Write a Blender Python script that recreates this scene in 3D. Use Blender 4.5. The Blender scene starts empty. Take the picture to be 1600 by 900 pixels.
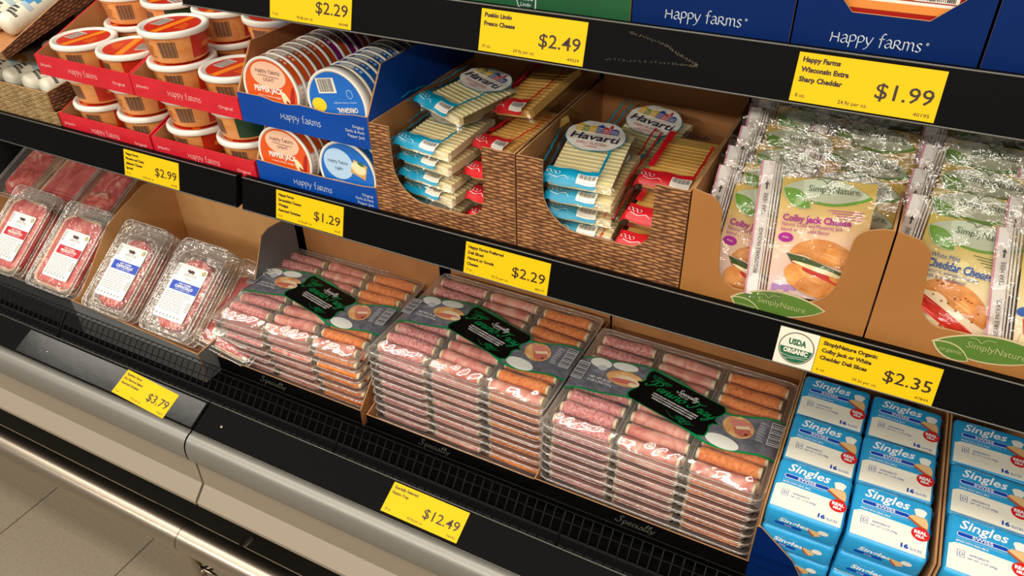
import bpy, bmesh, math, random
from mathutils import Matrix, Vector
random.seed(7)
S = bpy.context.scene
COL = S.collection
R = math.radians

# ------------------------------------------------------------------ camera
cam_d = bpy.data.cameras.new('camera')
cam = bpy.data.objects.new('camera', cam_d)
COL.objects.link(cam)
cam_d.sensor_width = 36.0
cam_d.lens = 1219.6 / 1600 * 36.0
cam_d.clip_start = 0.02
RC = ((0.88930671, 0.45702492, -0.0161801), (0.25573059, -0.52632496, -0.81091547), (-0.37912457, 0.71701482, -0.58493957))
CX, CY, CZ = 0.0, -0.726, 1.38
cam.matrix_world = Matrix(((RC[0][0], -RC[1][0], -RC[2][0], CX), (RC[0][1], -RC[1][1], -RC[2][1], CY),
                           (RC[0][2], -RC[1][2], -RC[2][2], CZ), (0, 0, 0, 1)))
S.camera = cam
# ------------------------------------------------------------------ light and exposure
w = bpy.data.worlds.new('store_air'); S.world = w; w.use_nodes = True
w.node_tree.nodes['Background'].inputs[0].default_value = (1.0, 0.93, 0.83, 1)
w.node_tree.nodes['Background'].inputs[1].default_value = 0.28
def ceiling_lamp(x, y, z, sx, sy, power, tilt=0.0):
    d = bpy.data.lights.new('ceiling_lamp', 'AREA'); d.shape = 'RECTANGLE'; d.size = sx; d.size_y = sy
    d.energy = power; d.color = (1.0, 0.93, 0.82)
    o = bpy.data.objects.new('ceiling_lamp', d); o.location = (x, y, z); o.rotation_euler = (tilt, 0, 0); COL.objects.link(o)
ceiling_lamp(-1.0, -0.75, 2.9, 6.5, 0.34, 62)
ceiling_lamp(-1.0, -1.65, 2.9, 6.5, 0.30, 40)
ceiling_lamp(-1.0, -3.30, 2.8, 6.5, 0.30, 205)
S.view_settings.view_transform = 'Standard'
S.view_settings.look = 'None'
S.view_settings.exposure = 0.20
S.view_settings.gamma = 1.0
S.view_settings.use_curve_mapping = False
S.cycles.transparent_max_bounces = 40
S.cycles.max_bounces = 8

# ------------------------------------------------------------------ materials
MATS = {}
def lin(c):
    return tuple(((v / 12.92) if v <= 0.04045 else ((v + 0.055) / 1.055) ** 2.4) for v in [x / 255.0 for x in c]) + (1.0,)
def _new(name):
    m = bpy.data.materials.new(name); m.use_nodes = True
    nt = m.node_tree; b = nt.nodes['Principled BSDF']
    return m, nt, b
def _bump(nt, scale, strength, dist, detail=3.0, dist_noise=0.0, stretch=None):
    tc = nt.nodes.new('ShaderNodeTexCoord'); mp = nt.nodes.new('ShaderNodeMapping')
    oi = nt.nodes.new('ShaderNodeObjectInfo'); va = nt.nodes.new('ShaderNodeVectorMath'); va.operation = 'ADD'
    nt.links.new(tc.outputs['Object'], va.inputs[0]); nt.links.new(oi.outputs['Random'], va.inputs[1])
    nt.links.new(va.outputs[0], mp.inputs[0])
    if stretch: mp.inputs['Scale'].default_value = stretch
    n = nt.nodes.new('ShaderNodeTexNoise'); n.inputs['Scale'].default_value = scale; n.inputs['Detail'].default_value = detail
    n.inputs['Distortion'].default_value = dist_noise
    bp = nt.nodes.new('ShaderNodeBump'); bp.inputs['Strength'].default_value = strength; bp.inputs['Distance'].default_value = dist
    nt.links.new(mp.outputs[0], n.inputs['Vector']); nt.links.new(n.outputs['Fac'], bp.inputs['Height'])
    return bp
def mat(name, c, r=0.5, metal=0.0, bump=None, coat=0.0, spec=0.5):
    if name in MATS: return MATS[name]
    m, nt, b = _new(name)
    b.inputs['Base Color'].default_value = lin(c); b.inputs['Roughness'].default_value = r; b.inputs['Metallic'].default_value = metal
    b.inputs['Coat Weight'].default_value = coat; b.inputs['Specular IOR Level'].default_value = spec
    if bump:
        bp = _bump(nt, *bump); nt.links.new(bp.outputs[0], b.inputs['Normal'])
    MATS[name] = m; return m
def nmat(name, stops, scale, detail=4.0, r=0.5, stretch=None, bump=None, distort=0.0, tex='noise', sss=0.0, rough_detail=0.6, spec=0.5):
    """noise driven colour ramp in object coordinates, shifted per object"""
    m, nt, b = _new(name)
    tc = nt.nodes.new('ShaderNodeTexCoord'); oi = nt.nodes.new('ShaderNodeObjectInfo')
    va = nt.nodes.new('ShaderNodeVectorMath'); va.operation = 'ADD'; mp = nt.nodes.new('ShaderNodeMapping')
    nt.links.new(tc.outputs['Object'], va.inputs[0]); nt.links.new(oi.outputs['Random'], va.inputs[1]); nt.links.new(va.outputs[0], mp.inputs[0])
    if stretch: mp.inputs['Scale'].default_value = stretch
    if tex == 'noise':
        n = nt.nodes.new('ShaderNodeTexNoise'); n.inputs['Detail'].default_value = detail; n.inputs['Distortion'].default_value = distort
        n.inputs['Roughness'].default_value = rough_detail; out = n.outputs['Fac']
    else:
        n = nt.nodes.new('ShaderNodeTexVoronoi'); out = n.outputs['Distance']
    n.inputs['Scale'].default_value = scale
    nt.links.new(mp.outputs[0], n.inputs['Vector'])
    cr = nt.nodes.new('ShaderNodeValToRGB')
    el = cr.color_ramp.elements
    while len(el) < len(stops): el.new(0.5)
    for e, (p, c) in zip(el, stops): e.position = p; e.color = lin(c)
    nt.links.new(out, cr.inputs[0]); nt.links.new(cr.outputs[0], b.inputs['Base Color'])
    b.inputs['Roughness'].default_value = r; b.inputs['Specular IOR Level'].default_value = spec
    if sss:
        b.inputs['Subsurface Weight'].default_value = sss; b.inputs['Subsurface Radius'].default_value = (0.004, 0.0015, 0.001); b.inputs['Subsurface Scale'].default_value = 1.0
    if bump:
        bp = _bump(nt, *bump); nt.links.new(bp.outputs[0], b.inputs['Normal'])
    MATS[name] = m; return m
def film(name, tint=(255, 255, 255), base=0.05, edge=0.5, rough=0.08, bump=(40, 1.0, 0.004), milk=0.0):
    """thin clear plastic: see-through with a glossy skin, optionally a little milky"""
    m = bpy.data.materials.new(name); m.use_nodes = True; nt = m.node_tree; nt.nodes.clear()
    out = nt.nodes.new('ShaderNodeOutputMaterial'); tr = nt.nodes.new('ShaderNodeBsdfTransparent'); gl = nt.nodes.new('ShaderNodeBsdfGlossy')
    tr.inputs[0].default_value = lin(tint); gl.inputs[0].default_value = (1, 1, 1, 1); gl.inputs['Roughness'].default_value = rough
    lw = nt.nodes.new('ShaderNodeLayerWeight'); lw.inputs[0].default_value = 0.5
    pw = nt.nodes.new('ShaderNodeMath'); pw.operation = 'POWER'; pw.inputs[1].default_value = 3.0
    ma = nt.nodes.new('ShaderNodeMath'); ma.operation = 'MULTIPLY_ADD'; ma.inputs[1].default_value = edge; ma.inputs[2].default_value = base; ma.use_clamp = True
    mx = nt.nodes.new('ShaderNodeMixShader')
    bp = _bump(nt, *bump)
    nt.links.new(bp.outputs[0], gl.inputs['Normal']); nt.links.new(bp.outputs[0], lw.inputs['Normal'])
    nt.links.new(lw.outputs['Facing'], pw.inputs[0]); nt.links.new(pw.outputs[0], ma.inputs[0]); nt.links.new(ma.outputs[0], mx.inputs[0])
    body = tr.outputs[0]
    if milk:
        df = nt.nodes.new('ShaderNodeBsdfDiffuse'); df.inputs[0].default_value = lin((235, 232, 225)); m2 = nt.nodes.new('ShaderNodeMixShader')
        m2.inputs[0].default_value = milk; nt.links.new(tr.outputs[0], m2.inputs[1]); nt.links.new(df.outputs[0], m2.inputs[2]); body = m2.outputs[0]
    nt.links.new(body, mx.inputs[1]); nt.links.new(gl.outputs[0], mx.inputs[2]); nt.links.new(mx.outputs[0], out.inputs[0])
    MATS[name] = m; return m
def wicker(name, plane, dark, mid, light, bw=0.0115, bh=0.0036):
    """printed basket weave: strands bulge over every other stake, row by row"""
    m, nt, b = _new(name); L = nt.links.new
    def math_(op, a, c=None):
        n = nt.nodes.new('ShaderNodeMath'); n.operation = op
        for i, v in enumerate((a, c)):
            if v is None: continue
            if isinstance(v, (int, float)): n.inputs[i].default_value = v
            else: L(v, n.inputs[i])
        return n.outputs[0]
    tc = nt.nodes.new('ShaderNodeTexCoord'); sp = nt.nodes.new('ShaderNodeSeparateXYZ')
    wv = nt.nodes.new('ShaderNodeTexNoise'); wv.inputs['Scale'].default_value = 38; wv.inputs['Detail'].default_value = 2
    vm = nt.nodes.new('ShaderNodeVectorMath'); vm.operation = 'MULTIPLY_ADD'; vm.inputs[1].default_value = (0.010, 0.010, 0.0045)
    L(tc.outputs['Object'], wv.inputs['Vector']); L(wv.outputs['Color'], vm.inputs[0]); L(tc.outputs['Object'], vm.inputs[2]); L(vm.outputs[0], sp.inputs[0])
    u = math_('DIVIDE', sp.outputs[plane[0]], bw); v = math_('DIVIDE', sp.outputs[plane[1]], bh)
    row = math_('FLOOR', v); odd = math_('MULTIPLY', math_('FLOORED_MODULO', row, 2.0), 0.5)
    s_ = math_('ABSOLUTE', math_('SINE', math_('MULTIPLY', math_('ADD', u, odd), math.pi)))
    p_ = math_('POWER', math_('SINE', math_('MULTIPLY', math_('FRACT', v), math.pi)), 0.7)
    base = math_('MULTIPLY', p_, math_('ADD', math_('MULTIPLY', s_, 0.5), 0.5))
    g = nt.nodes.new('ShaderNodeTexNoise'); g.inputs['Scale'].default_value = 60; g.inputs['Detail'].default_value = 5; L(tc.outputs['Object'], g.inputs['Vector'])
    f = math_('MULTIPLY', base, math_('ADD', math_('MULTIPLY', g.outputs['Fac'], 1.5), 0.15))
    cr = nt.nodes.new('ShaderNodeValToRGB'); el = cr.color_ramp.elements; el.new(0.5)
    for e, (q, c) in zip(el, ((0.08, dark), (0.45, mid), (0.95, light))): e.position = q; e.color = lin(c)
    L(f, cr.inputs[0]); L(cr.outputs[0], b.inputs['Base Color']); b.inputs['Roughness'].default_value = 0.55
    MATS[name] = m; return m
def ramp_print(name, axis, stops, p0, p1, r=0.35):
    """a printed colour blend running along one axis of the object"""
    m, nt, b = _new(name)
    tc = nt.nodes.new('ShaderNodeTexCoord'); sp = nt.nodes.new('ShaderNodeSeparateXYZ'); mr = nt.nodes.new('ShaderNodeMapRange')
    mr.inputs['From Min'].default_value = p0; mr.inputs['From Max'].default_value = p1
    cr = nt.nodes.new('ShaderNodeValToRGB'); el = cr.color_ramp.elements
    while len(el) < len(stops): el.new(0.5)
    for e, (p, c) in zip(el, stops): e.position = p; e.color = lin(c)
    nt.links.new(tc.outputs['Object'], sp.inputs[0]); nt.links.new(sp.outputs[axis], mr.inputs['Value']); nt.links.new(mr.outputs[0], cr.inputs[0])
    nt.links.new(cr.outputs[0], b.inputs['Base Color']); b.inputs['Roughness'].default_value = r
    MATS[name] = m; return m

BLACK = mat('black_paint', (6, 6, 6), 0.5, spec=0.06)
BLACKG = mat('black_gloss', (6, 6, 6), 0.5, spec=0.05)
BLACKS = mat('black_gloss_sleeve', (8, 9, 8), 0.16, bump=(60, 0.06, 0.0012), spec=0.3)
DARK = mat('dark_void', (9, 9, 9), 0.8)
GREYLIP = mat('grey_lip', (120, 118, 112), 0.35)
YEL = mat('tag_yellow', (218, 180, 0), 0.55, spec=0.2)
INK = mat('ink_brown_black', (42, 20, 8), 0.5)
WHITE = mat('white_print', (238, 236, 230), 0.4)
SILVER = mat('silver_bumper', (132, 130, 123), 0.40, 0.55)
BEIGE = mat('beige_paint', (134, 122, 105), 0.5)
STEEL = mat('brushed_steel', (172, 160, 144), 0.30, 1.0)
KRAFT = nmat('kraft_board', [(0.3, (164, 108, 60)), (0.7, (182, 124, 72))], 12, 3, 0.75)
KRAFTL = nmat('pale_kraft_board', [(0.3, (204, 152, 94)), (0.7, (218, 168, 108))], 12, 3, 0.75)
KRAFTO = nmat('brown_printed_board', [(0.35, (158, 104, 48)), (0.65, (166, 110, 54))], 9, 2, 0.55)
KEDGE = mat('board_edge', (176, 130, 84), 0.85)
REDB = nmat('red_print', [(0.3, (196, 22, 38)), (0.7, (206, 28, 46))], 30, 2, 0.45)
BLUEB = nmat('blue_print', [(0.3, (4, 62, 148)), (0.7, (8, 70, 160))], 8, 2, 0.45, spec=0.2)
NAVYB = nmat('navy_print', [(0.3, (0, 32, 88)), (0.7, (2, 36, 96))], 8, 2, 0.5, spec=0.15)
GREENB = nmat('green_print', [(0.3, (14, 78, 40)), (0.7, (17, 86, 45))], 8, 2, 0.5)
WICK = wicker('woven_print', (0, 2), (42, 22, 11), (110, 66, 36), (188, 134, 84), 0.0190, 0.0043)
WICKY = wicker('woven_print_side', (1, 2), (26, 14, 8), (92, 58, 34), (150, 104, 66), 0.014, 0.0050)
WICKT = wicker('woven_print_tan', (0, 2), (60, 44, 24), (136, 108, 66), (186, 158, 110), 0.020, 0.0036)
BOXBLK = mat('black_board', (8, 8, 8), 0.5, spec=0.1)
GREYB = mat('grey_board', (112, 112, 112), 0.5)

# ------------------------------------------------------------------ mesh builder
class MB:
    def __init__(s): s.v = []; s.f = []; s.m = []; s.s = []
    def add(s, vs, fs, mi=0, M=None, smooth=False):
        o = len(s.v)
        if M is not None: vs = [M @ Vector(p) for p in vs]
        s.v += [tuple(p) for p in vs]
        for f in fs: s.f.append([i + o for i in f]); s.m.append(mi); s.s.append(smooth)
    def box(s, x0, x1, y0, y1, z0, z1, mi=0, M=None):
        v = [(x0, y0, z0), (x1, y0, z0), (x1, y1, z0), (x0, y1, z0), (x0, y0, z1), (x1, y0, z1), (x1, y1, z1), (x0, y1, z1)]
        s.add(v, [(3, 2, 1, 0), (4, 5, 6, 7), (0, 1, 5, 4), (1, 2, 6, 5), (2, 3, 7, 6), (3, 0, 4, 7)], mi, M)
    def poly(s, pts, mi=0, M=None, z=0.0):
        s.add([(p[0], p[1], p[2] if len(p) > 2 else z) for p in pts], [list(range(len(pts)))], mi, M)
    def prism(s, pts, z0, z1, mtop=0, mbot=None, mside=None, M=None):
        """polygon in the local xy plane, extruded from z0 to z1 (top faces +z)"""
        n = len(pts); mbot = mtop if mbot is None else mbot; mside = mtop if mside is None else mside
        a = sum(pts[i][0] * pts[(i + 1) % n][1] - pts[(i + 1) % n][0] * pts[i][1] for i in range(n))
        if a < 0: pts = pts[::-1]
        v = [(p[0], p[1], z0) for p in pts] + [(p[0], p[1], z1) for p in pts]
        s.add(v, [list(range(n, 2 * n))], mtop, M); s.add(v, [list(range(n))[::-1]], mbot, M)
        s.add(v, [(i, (i + 1) % n, n + (i + 1) % n, n + i) for i in range(n)], mside, M)
    def lathe(s, prof, n=32, mi=0, M=None, cap0=False, cap1=False, smooth=True):
        v = []; f = []
        for r, z in prof:
            for k in range(n):
                a = 2 * math.pi * k / n; v.append((r * math.cos(a), r * math.sin(a), z))
        for j in range(len(prof) - 1):
            for k in range(n):
                k2 = (k + 1) % n; f.append((j * n + k, j * n + k2, (j + 1) * n + k2, (j + 1) * n + k))
        s.add(v, f, mi, M, smooth)
        if cap0: s.add(v[:n], [list(range(n))[::-1]], mi, M)
        if cap1: s.add(v[-n:], [list(range(n))], mi, M)
    def tube(s, path, r, n=8, mi=0, M=None, caps=True, closed=False, smooth=True):
        path = [Vector(p) for p in path]; v = []; f = []; N = len(path)
        up = None
        for i, p in enumerate(path):
            a = path[(i - 1) % N] if (closed or i > 0) else p; b = path[(i + 1) % N] if (closed or i < N - 1) else p
            t = (b - a).normalized()
            if up is None:
                up = Vector((0, 0, 1)) if abs(t.z) < 0.9 else Vector((0, 1, 0))
            e1 = t.cross(up)
            if e1.length < 1e-6: e1 = t.cross(Vector((1, 0, 0)))
            e1.normalize(); e2 = e1.cross(t).normalized()
            rr = r[i] if isinstance(r, (list, tuple)) else r
            for k in range(n):
                q = 2 * math.pi * k / n; v.append(p + e1 * (rr * math.cos(q)) + e2 * (rr * math.sin(q)))
        for i in range(N if closed else N - 1):
            for k in range(n):
                k2 = (k + 1) % n; j = (i + 1) % N; f.append((i * n + k, i * n + k2, j * n + k2, j * n + k))
        s.add(v, f, mi, M, smooth)
        if caps and not closed:
            s.add(v[:n], [list(range(n))[::-1]], mi, M); s.add(v[-n:], [list(range(n))], mi, M)
    def grid(s, nu, nv, fn, mi=0, M=None, smooth=True, flip=False):
        v = [fn(i / nu, j / nv) for j in range(nv + 1) for i in range(nu + 1)]
        f = []
        for j in range(nv):
            for i in range(nu):
                a = j * (nu + 1) + i; q = (a, a + 1, a + nu + 2, a + nu + 1); f.append(q[::-1] if flip else q)
        s.add(v, f, mi, M, smooth)
    def ell(s, cx, cy, rx, ry, mi=0, M=None, z=0.0, n=24, rot=0.0, a0=0, a1=360):
        p = []
        full = (a1 - a0) >= 360
        for k in range(n if full else n + 1):
            a = R(a0 + (a1 - a0) * k / n); x = rx * math.cos(a); y = ry * math.sin(a)
            p.append((cx + x * math.cos(rot) - y * math.sin(rot), cy + x * math.sin(rot) + y * math.cos(rot), z))
        s.poly(p, mi, M)
    def line(s, pts, w, mi=0, M=None, z=0.0):
        """flat ribbon along a 2d path"""
        n = len(pts); L = []; Rr = []
        for i in range(n):
            a = pts[max(0, i - 1)]; b = pts[min(n - 1, i + 1)]
            dx, dy = b[0] - a[0], b[1] - a[1]; l = math.hypot(dx, dy) or 1; ww = w[i] if isinstance(w, (list, tuple)) else w
            ox, oy = -dy / l * ww / 2, dx / l * ww / 2
            L.append((pts[i][0] + ox, pts[i][1] + oy, z)); Rr.append((pts[i][0] - ox, pts[i][1] - oy, z))
        s.add(L + Rr, [(n + i, n + i + 1, i + 1, i) for i in range(n - 1)], mi, M)
    def text(s, t, x, y, h, mi=0, M=None, z=0.0, w=None, al='L', bold=0.0, shear=0.0, res=2):
        v, f, bw = text_geo(t, bold, shear, res)
        k = h; kx = (w / bw) if w else k
        ox = x - (0 if al == 'L' else bw * kx / 2 if al == 'C' else bw * kx)
        s.add([(ox + p[0] * kx, y + p[1] * k, z) for p in v], f, mi, M)
        return bw * kx
    def rect(s, x0, x1, y0, y1, mi=0, M=None, z=0.0):
        s.poly([(x0, y0, z), (x1, y0, z), (x1, y1, z), (x0, y1, z)], mi, M)
    def bars(s, x0, x1, y0, y1, mi=0, M=None, z=0.0, n=18, seed=1):
        """the stripes of a printed bar code"""
        rr = random.Random(seed); x = x0; st = (x1 - x0) / n
        for k in range(n):
            wv = st * rr.uniform(0.25, 0.75); s.rect(x, x + wv, y0, y1, mi, M, z); x += st
    def mesh(s, name, mats):
        me = bpy.data.meshes.new(name); me.from_pydata(s.v, [], s.f)
        for m in mats: me.materials.append(m)
        me.polygons.foreach_set('material_index', s.m); me.polygons.foreach_set('use_smooth', s.s); me.update()
        return me
    def build(s, name, mats, parent=None, loc=None, M=None, bevel=0.0, seg=2):
        me = s.mesh(name, mats if isinstance(mats, (list, tuple)) else [mats])
        if bevel:
            bm = bmesh.new(); bm.from_mesh(me)
            bmesh.ops.bevel(bm, geom=list(bm.edges), offset=bevel, segments=seg, profile=0.5, affect='EDGES', clamp_overlap=True)
            for f in bm.faces: f.smooth = True
            bm.to_mesh(me); bm.free()
        o = bpy.data.objects.new(name, me); COL.objects.link(o)
        if parent: o.parent = parent
        if M is not None: o.matrix_world = M
        elif loc is not None: o.location = loc
        return o
_T = {}
def text_geo(t, bold, shear, res):
    key = (t, bold, shear, res)
    if key in _T: return _T[key]
    c = bpy.data.curves.new('t', 'FONT'); c.body = t; c.size = 1.0; c.offset = bold; c.shear = shear; c.resolution_u = res; c.fill_mode = 'FRONT'
    o = bpy.data.objects.new('t', c); me = bpy.data.meshes.new_from_object(o)
    v = [tuple(p.co) for p in me.vertices]; f = [list(p.vertices) for p in me.polygons]
    bpy.data.objects.remove(o); bpy.data.curves.remove(c); bpy.data.meshes.remove(me)
    x0 = min([p[0] for p in v] or [0]); x1 = max([p[0] for p in v] or [1])
    cap = 0.727
    v = [((p[0] - x0) / cap, p[1] / cap, 0) for p in v]
    fx = []
    for q in f:  # make every face look along +z
        a = sum(v[q[i]][0] * v[q[(i + 1) % len(q)]][1] - v[q[(i + 1) % len(q)]][0] * v[q[i]][1] for i in range(len(q)))
        fx.append(q if a >= 0 else q[::-1])
    _T[key] = (v, fx, (x1 - x0) / cap)
    return _T[key]
# pen lettering: each glyph is a list of strokes through points (x-height 1)
G = {
 'H': (1.22, [[(0.12, 1.12), (0.14, 0.55), (0.06, -0.05)], [(0.94, 1.16), (0.98, 0.55), (1.0, 0)], [(0.1, 0.62), (1.0, 0.56)]]),
 'a': (0.98, [[(0.15, 0.82), (0.45, 1.02), (0.72, 0.78), (0.72, 0.25), (0.96, 0.0)], [(0.72, 0.58), (0.32, 0.50), (0.08, 0.22), (0.35, -0.02), (0.72, 0.28)]]),
 'P': (0.95, [[(0.1, 1.0), (0.12, 0.4), (0.08, -0.5)], [(0.1, 0.95), (0.5, 1.08), (0.8, 0.75), (0.6, 0.35), (0.15, 0.3)]]),
 'y': (0.95, [[(0.08, 1.0), (0.2, 0.45), (0.45, 0.1)], [(0.85, 1.05), (0.55, 0.25), (0.25, -0.35), (-0.05, -0.5)]]),
 'f': (0.75, [[(0.75, 1.55), (0.5, 1.6), (0.32, 1.2), (0.3, 0.4), (0.25, -0.1)], [(0.05, 0.95), (0.65, 0.98)]]),
 'R': (1.05, [[(0.1, 1.0), (0.12, 0.5), (0.1, 0)], [(0.1, 0.98), (0.5, 1.05), (0.7, 0.78), (0.5, 0.5), (0.15, 0.48)], [(0.4, 0.48), (0.65, 0.2), (1.0, -0.02)]]),
 'm': (1.45, [[(0.1, 1.0), (0.12, 0.5), (0.08, 0)], [(0.12, 0.75), (0.4, 1.0), (0.62, 0.8), (0.62, 0)], [(0.64, 0.75), (0.95, 1.0), (1.16, 0.8), (1.18, 0.2), (1.32, 0)]]),
 's': (0.75, [[(0.62, 0.9), (0.35, 1.02), (0.12, 0.78), (0.35, 0.52), (0.6, 0.28), (0.35, -0.02), (0.05, 0.1)]]),
 ' ': (0.55, []),
 'Q': (1.7, [[(0.55, 2.05), (0.5, 1.1), (0.1, 0.1), (-0.35, 0.15), (-0.3, 0.5)], [(-0.25, 1.25), (0.0, 1.75), (0.7, 2.15), (1.35, 1.95), (1.35, 1.35), (0.85, 0.95), (0.45, 1.1)]]),
 'A': (1.0, [[(0.75, 0.85), (0.45, 1.0), (0.12, 0.55), (0.25, 0.05), (0.6, 0.35), (0.82, 0.95)], [(0.82, 0.95), (0.75, 0.2), (0.9, 0.02), (1.1, 0.35)]]),
 'n': (1.15, [[(0.0, 0.6), (0.22, 0.98), (0.2, 0.5), (0.12, 0)], [(0.15, 0.45), (0.55, 0.98), (0.8, 0.85), (0.72, 0.2), (0.9, 0.0), (1.15, 0.35)]]),
 'i': (0.6, [[(0.0, 0.4), (0.25, 0.95), (0.18, 0.2), (0.32, 0.0), (0.6, 0.35)], [(0.3, 1.38), (0.36, 1.45)]]),
 'o': (1.0, [[(0.6, 0.95), (0.2, 0.85), (0.08, 0.3), (0.4, 0.0), (0.75, 0.35), (0.75, 0.8), (0.5, 0.98), (0.65, 0.75), (1.0, 0.8)]]),
 'T': (1.5, [[(0.9, 2.0), (0.85, 1.0), (0.5, 0.1), (0.05, 0.1), (0.05, 0.5)], [(-0.15, 1.35), (0.0, 1.85), (0.5, 2.0), (1.1, 1.85), (1.8, 2.15)]]),
 'r': (0.8, [[(0.0, 0.5), (0.25, 1.1), (0.35, 0.95), (0.6, 0.95), (0.5, 0.2), (0.6, 0.0), (0.85, 0.35)]]),
 'Y': (1.0, [[(0.0, 0.6), (0.2, 0.98), (0.25, 0.3), (0.45, 0.05), (0.8, 0.6)], [(0.9, 0.98), (0.75, -0.2), (0.4, -1.0), (0.1, -0.8), (0.6, -0.1), (1.1, 0.3)]]),
 'S': (1.3, [[(1.15, 1.75), (0.9, 2.1), (0.5, 1.8), (0.75, 1.1), (0.8, 0.4), (0.35, -0.05), (-0.15, 0.2), (0.0, 0.6)]]),
 'p': (1.05, [[(0.0, 0.4), (0.28, 1.0), (0.2, 0.2), (0.05, -0.9)], [(0.2, 0.5), (0.55, 1.0), (0.85, 0.65), (0.6, 0.05), (0.25, 0.15)], [(0.6, 0.05), (1.05, 0.3)]]),
 'e': (0.85, [[(0.05, 0.4), (0.55, 0.6), (0.55, 0.95), (0.25, 0.85), (0.15, 0.25), (0.45, 0.0), (0.85, 0.35)]]),
 'c': (0.8, [[(0.6, 0.8), (0.4, 1.0), (0.12, 0.5), (0.35, 0.0), (0.8, 0.35)]]),
 'l': (0.65, [[(0.0, 0.35), (0.5, 1.6), (0.4, 1.95), (0.2, 1.3), (0.2, 0.2), (0.35, 0.0), (0.65, 0.35)]]),
}
def _cr(pts, n=5):
    if len(pts) < 3: return [(pts[0][0] + (pts[-1][0] - pts[0][0]) * i / 3, pts[0][1] + (pts[-1][1] - pts[0][1]) * i / 3) for i in range(4)]
    o = []; P = [pts[0]] + list(pts) + [pts[-1]]
    for i in range(1, len(P) - 2):
        for k in range(n):
            t = k / n
            o.append(tuple(0.5 * (2 * P[i][d] + (P[i + 1][d] - P[i - 1][d]) * t + (2 * P[i - 1][d] - 5 * P[i][d] + 4 * P[i + 1][d] - P[i + 2][d]) * t * t
                     + (3 * P[i][d] - P[i - 1][d] - 3 * P[i + 1][d] + P[i + 2][d]) * t ** 3) for d in (0, 1)))
    o.append(tuple(pts[-1])); return o
def pen(mb, t, x, y, w, mi, M=None, z=0.0, pw=0.16, shear=0.0, tall=1.0, nib=0.7):
    tot = sum(G[c][0] for c in t); k = w / tot; cx = 0
    for c in t:
        for st in G[c][1]:
            q = _cr(st); ws = []
            for i in range(len(q)):
                a = q[max(0, i - 1)]; b = q[min(len(q) - 1, i + 1)]; an = math.atan2(b[1] - a[1], b[0] - a[0])
                ws.append(k * pw * (0.35 + 0.75 * abs(math.sin(an - nib))))
            mb.line([(x + k * (cx + p[0] + shear * p[1]), y + k * p[1] * tall) for p in q], ws, mi, M, z)
        cx += G[c][0]
    return k
def FR(x0, y, z0):   # local plane on a face looking towards -y: u right, v up
    return Matrix(((1, 0, 0, x0), (0, 0, -1, y), (0, 1, 0, z0), (0, 0, 0, 1)))
def empty(name, loc=(0, 0, 0), rot=(0, 0, 0)):
    o = bpy.data.objects.new(name, None); o.location = loc; o.rotation_euler = rot; o.empty_display_size = 0.03; COL.objects.link(o); return o
def tag(o, label, cat, group=None, kind=None):
    o['label'] = label; o['category'] = cat
    if group: o['group'] = group
    if kind: o['kind'] = kind
    return o
def copy_tree(o, parent=None):
    c = o.copy(); COL.objects.link(c)
    if parent is not None: c.parent = parent
    for ch in o.children: copy_tree(ch, c)
    return c
def place(o, loc, rot=(0, 0, 0)):
    o.location = loc; o.rotation_euler = rot; return o
def rrect(x0, x1, y0, y1, r, n=4):
    p = []
    for cx, cy, a in ((x1 - r, y1 - r, 0), (x0 + r, y1 - r, 90), (x0 + r, y0 + r, 180), (x1 - r, y0 + r, 270)):
        for k in range(n + 1):
            q = R(a + 90 * k / n); p.append((cx + r * math.cos(q), cy + r * math.sin(q)))
    return p
ORD = ['first', 'second', 'third', 'fourth', 'fifth', 'sixth', 'seventh', 'eighth', 'ninth', 'tenth', 'eleventh', 'twelfth', 'thirteenth', 'fourteenth']
# ------------------------------------------------------------------ floor and display case
XP = Matrix(((0, 0, 1, 0), (1, 0, 0, 0), (0, 1, 0, 0), (0, 0, 0, 1)))   # local (u,v,n) -> (y,z,x)
def tiles():
    m, nt, b = _new('floor_tiles')
    tc = nt.nodes.new('ShaderNodeTexCoord'); mp = nt.nodes.new('ShaderNodeMapping'); mp.inputs['Location'].default_value = (1.466, 0.385, 0)
    br = nt.nodes.new('ShaderNodeTexBrick'); br.offset = 0.0; br.inputs['Scale'].default_value = 1.0
    br.inputs['Brick Width'].default_value = 0.3045; br.inputs['Row Height'].default_value = 0.6; br.inputs['Mortar Size'].default_value = 0.0016
    br.inputs['Color1'].default_value = lin((132, 121, 104)); br.inputs['Color2'].default_value = lin((126, 115, 98)); br.inputs['Mortar'].default_value = lin((70, 62, 52))
    n = nt.nodes.new('ShaderNodeTexNoise'); n.inputs['Scale'].default_value = 160; n.inputs['Detail'].default_value = 3
    cr = nt.nodes.new('ShaderNodeValToRGB'); cr.color_ramp.elements[0].color = (0.72, 0.72, 0.72, 1); cr.color_ramp.elements[1].color = (1.15, 1.15, 1.15, 1)
    mx = nt.nodes.new('ShaderNodeMix'); mx.data_type = 'RGBA'; mx.blend_type = 'MULTIPLY'; mx.inputs['Factor'].default_value = 1
    L = nt.links.new
    L(tc.outputs['Object'], mp.inputs[0]); L(mp.outputs[0], br.inputs['Vector']); L(tc.outputs['Object'], n.inputs['Vector']); L(n.outputs['Fac'], cr.inputs[0])
    L(br.outputs['Color'], mx.inputs['A']); L(cr.outputs[0], mx.inputs['B']); L(mx.outputs['Result'], b.inputs['Base Color']); b.inputs['Roughness'].default_value = 0.35
    return m
fl = MB(); fl.box(-6, 4, -4, 1.2, -0.05, 0.0)
fo = fl.build('floor', tiles()); fo['kind'] = 'structure'; fo['label'] = 'taupe stone tiled shop floor in front of the cooler'

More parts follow.
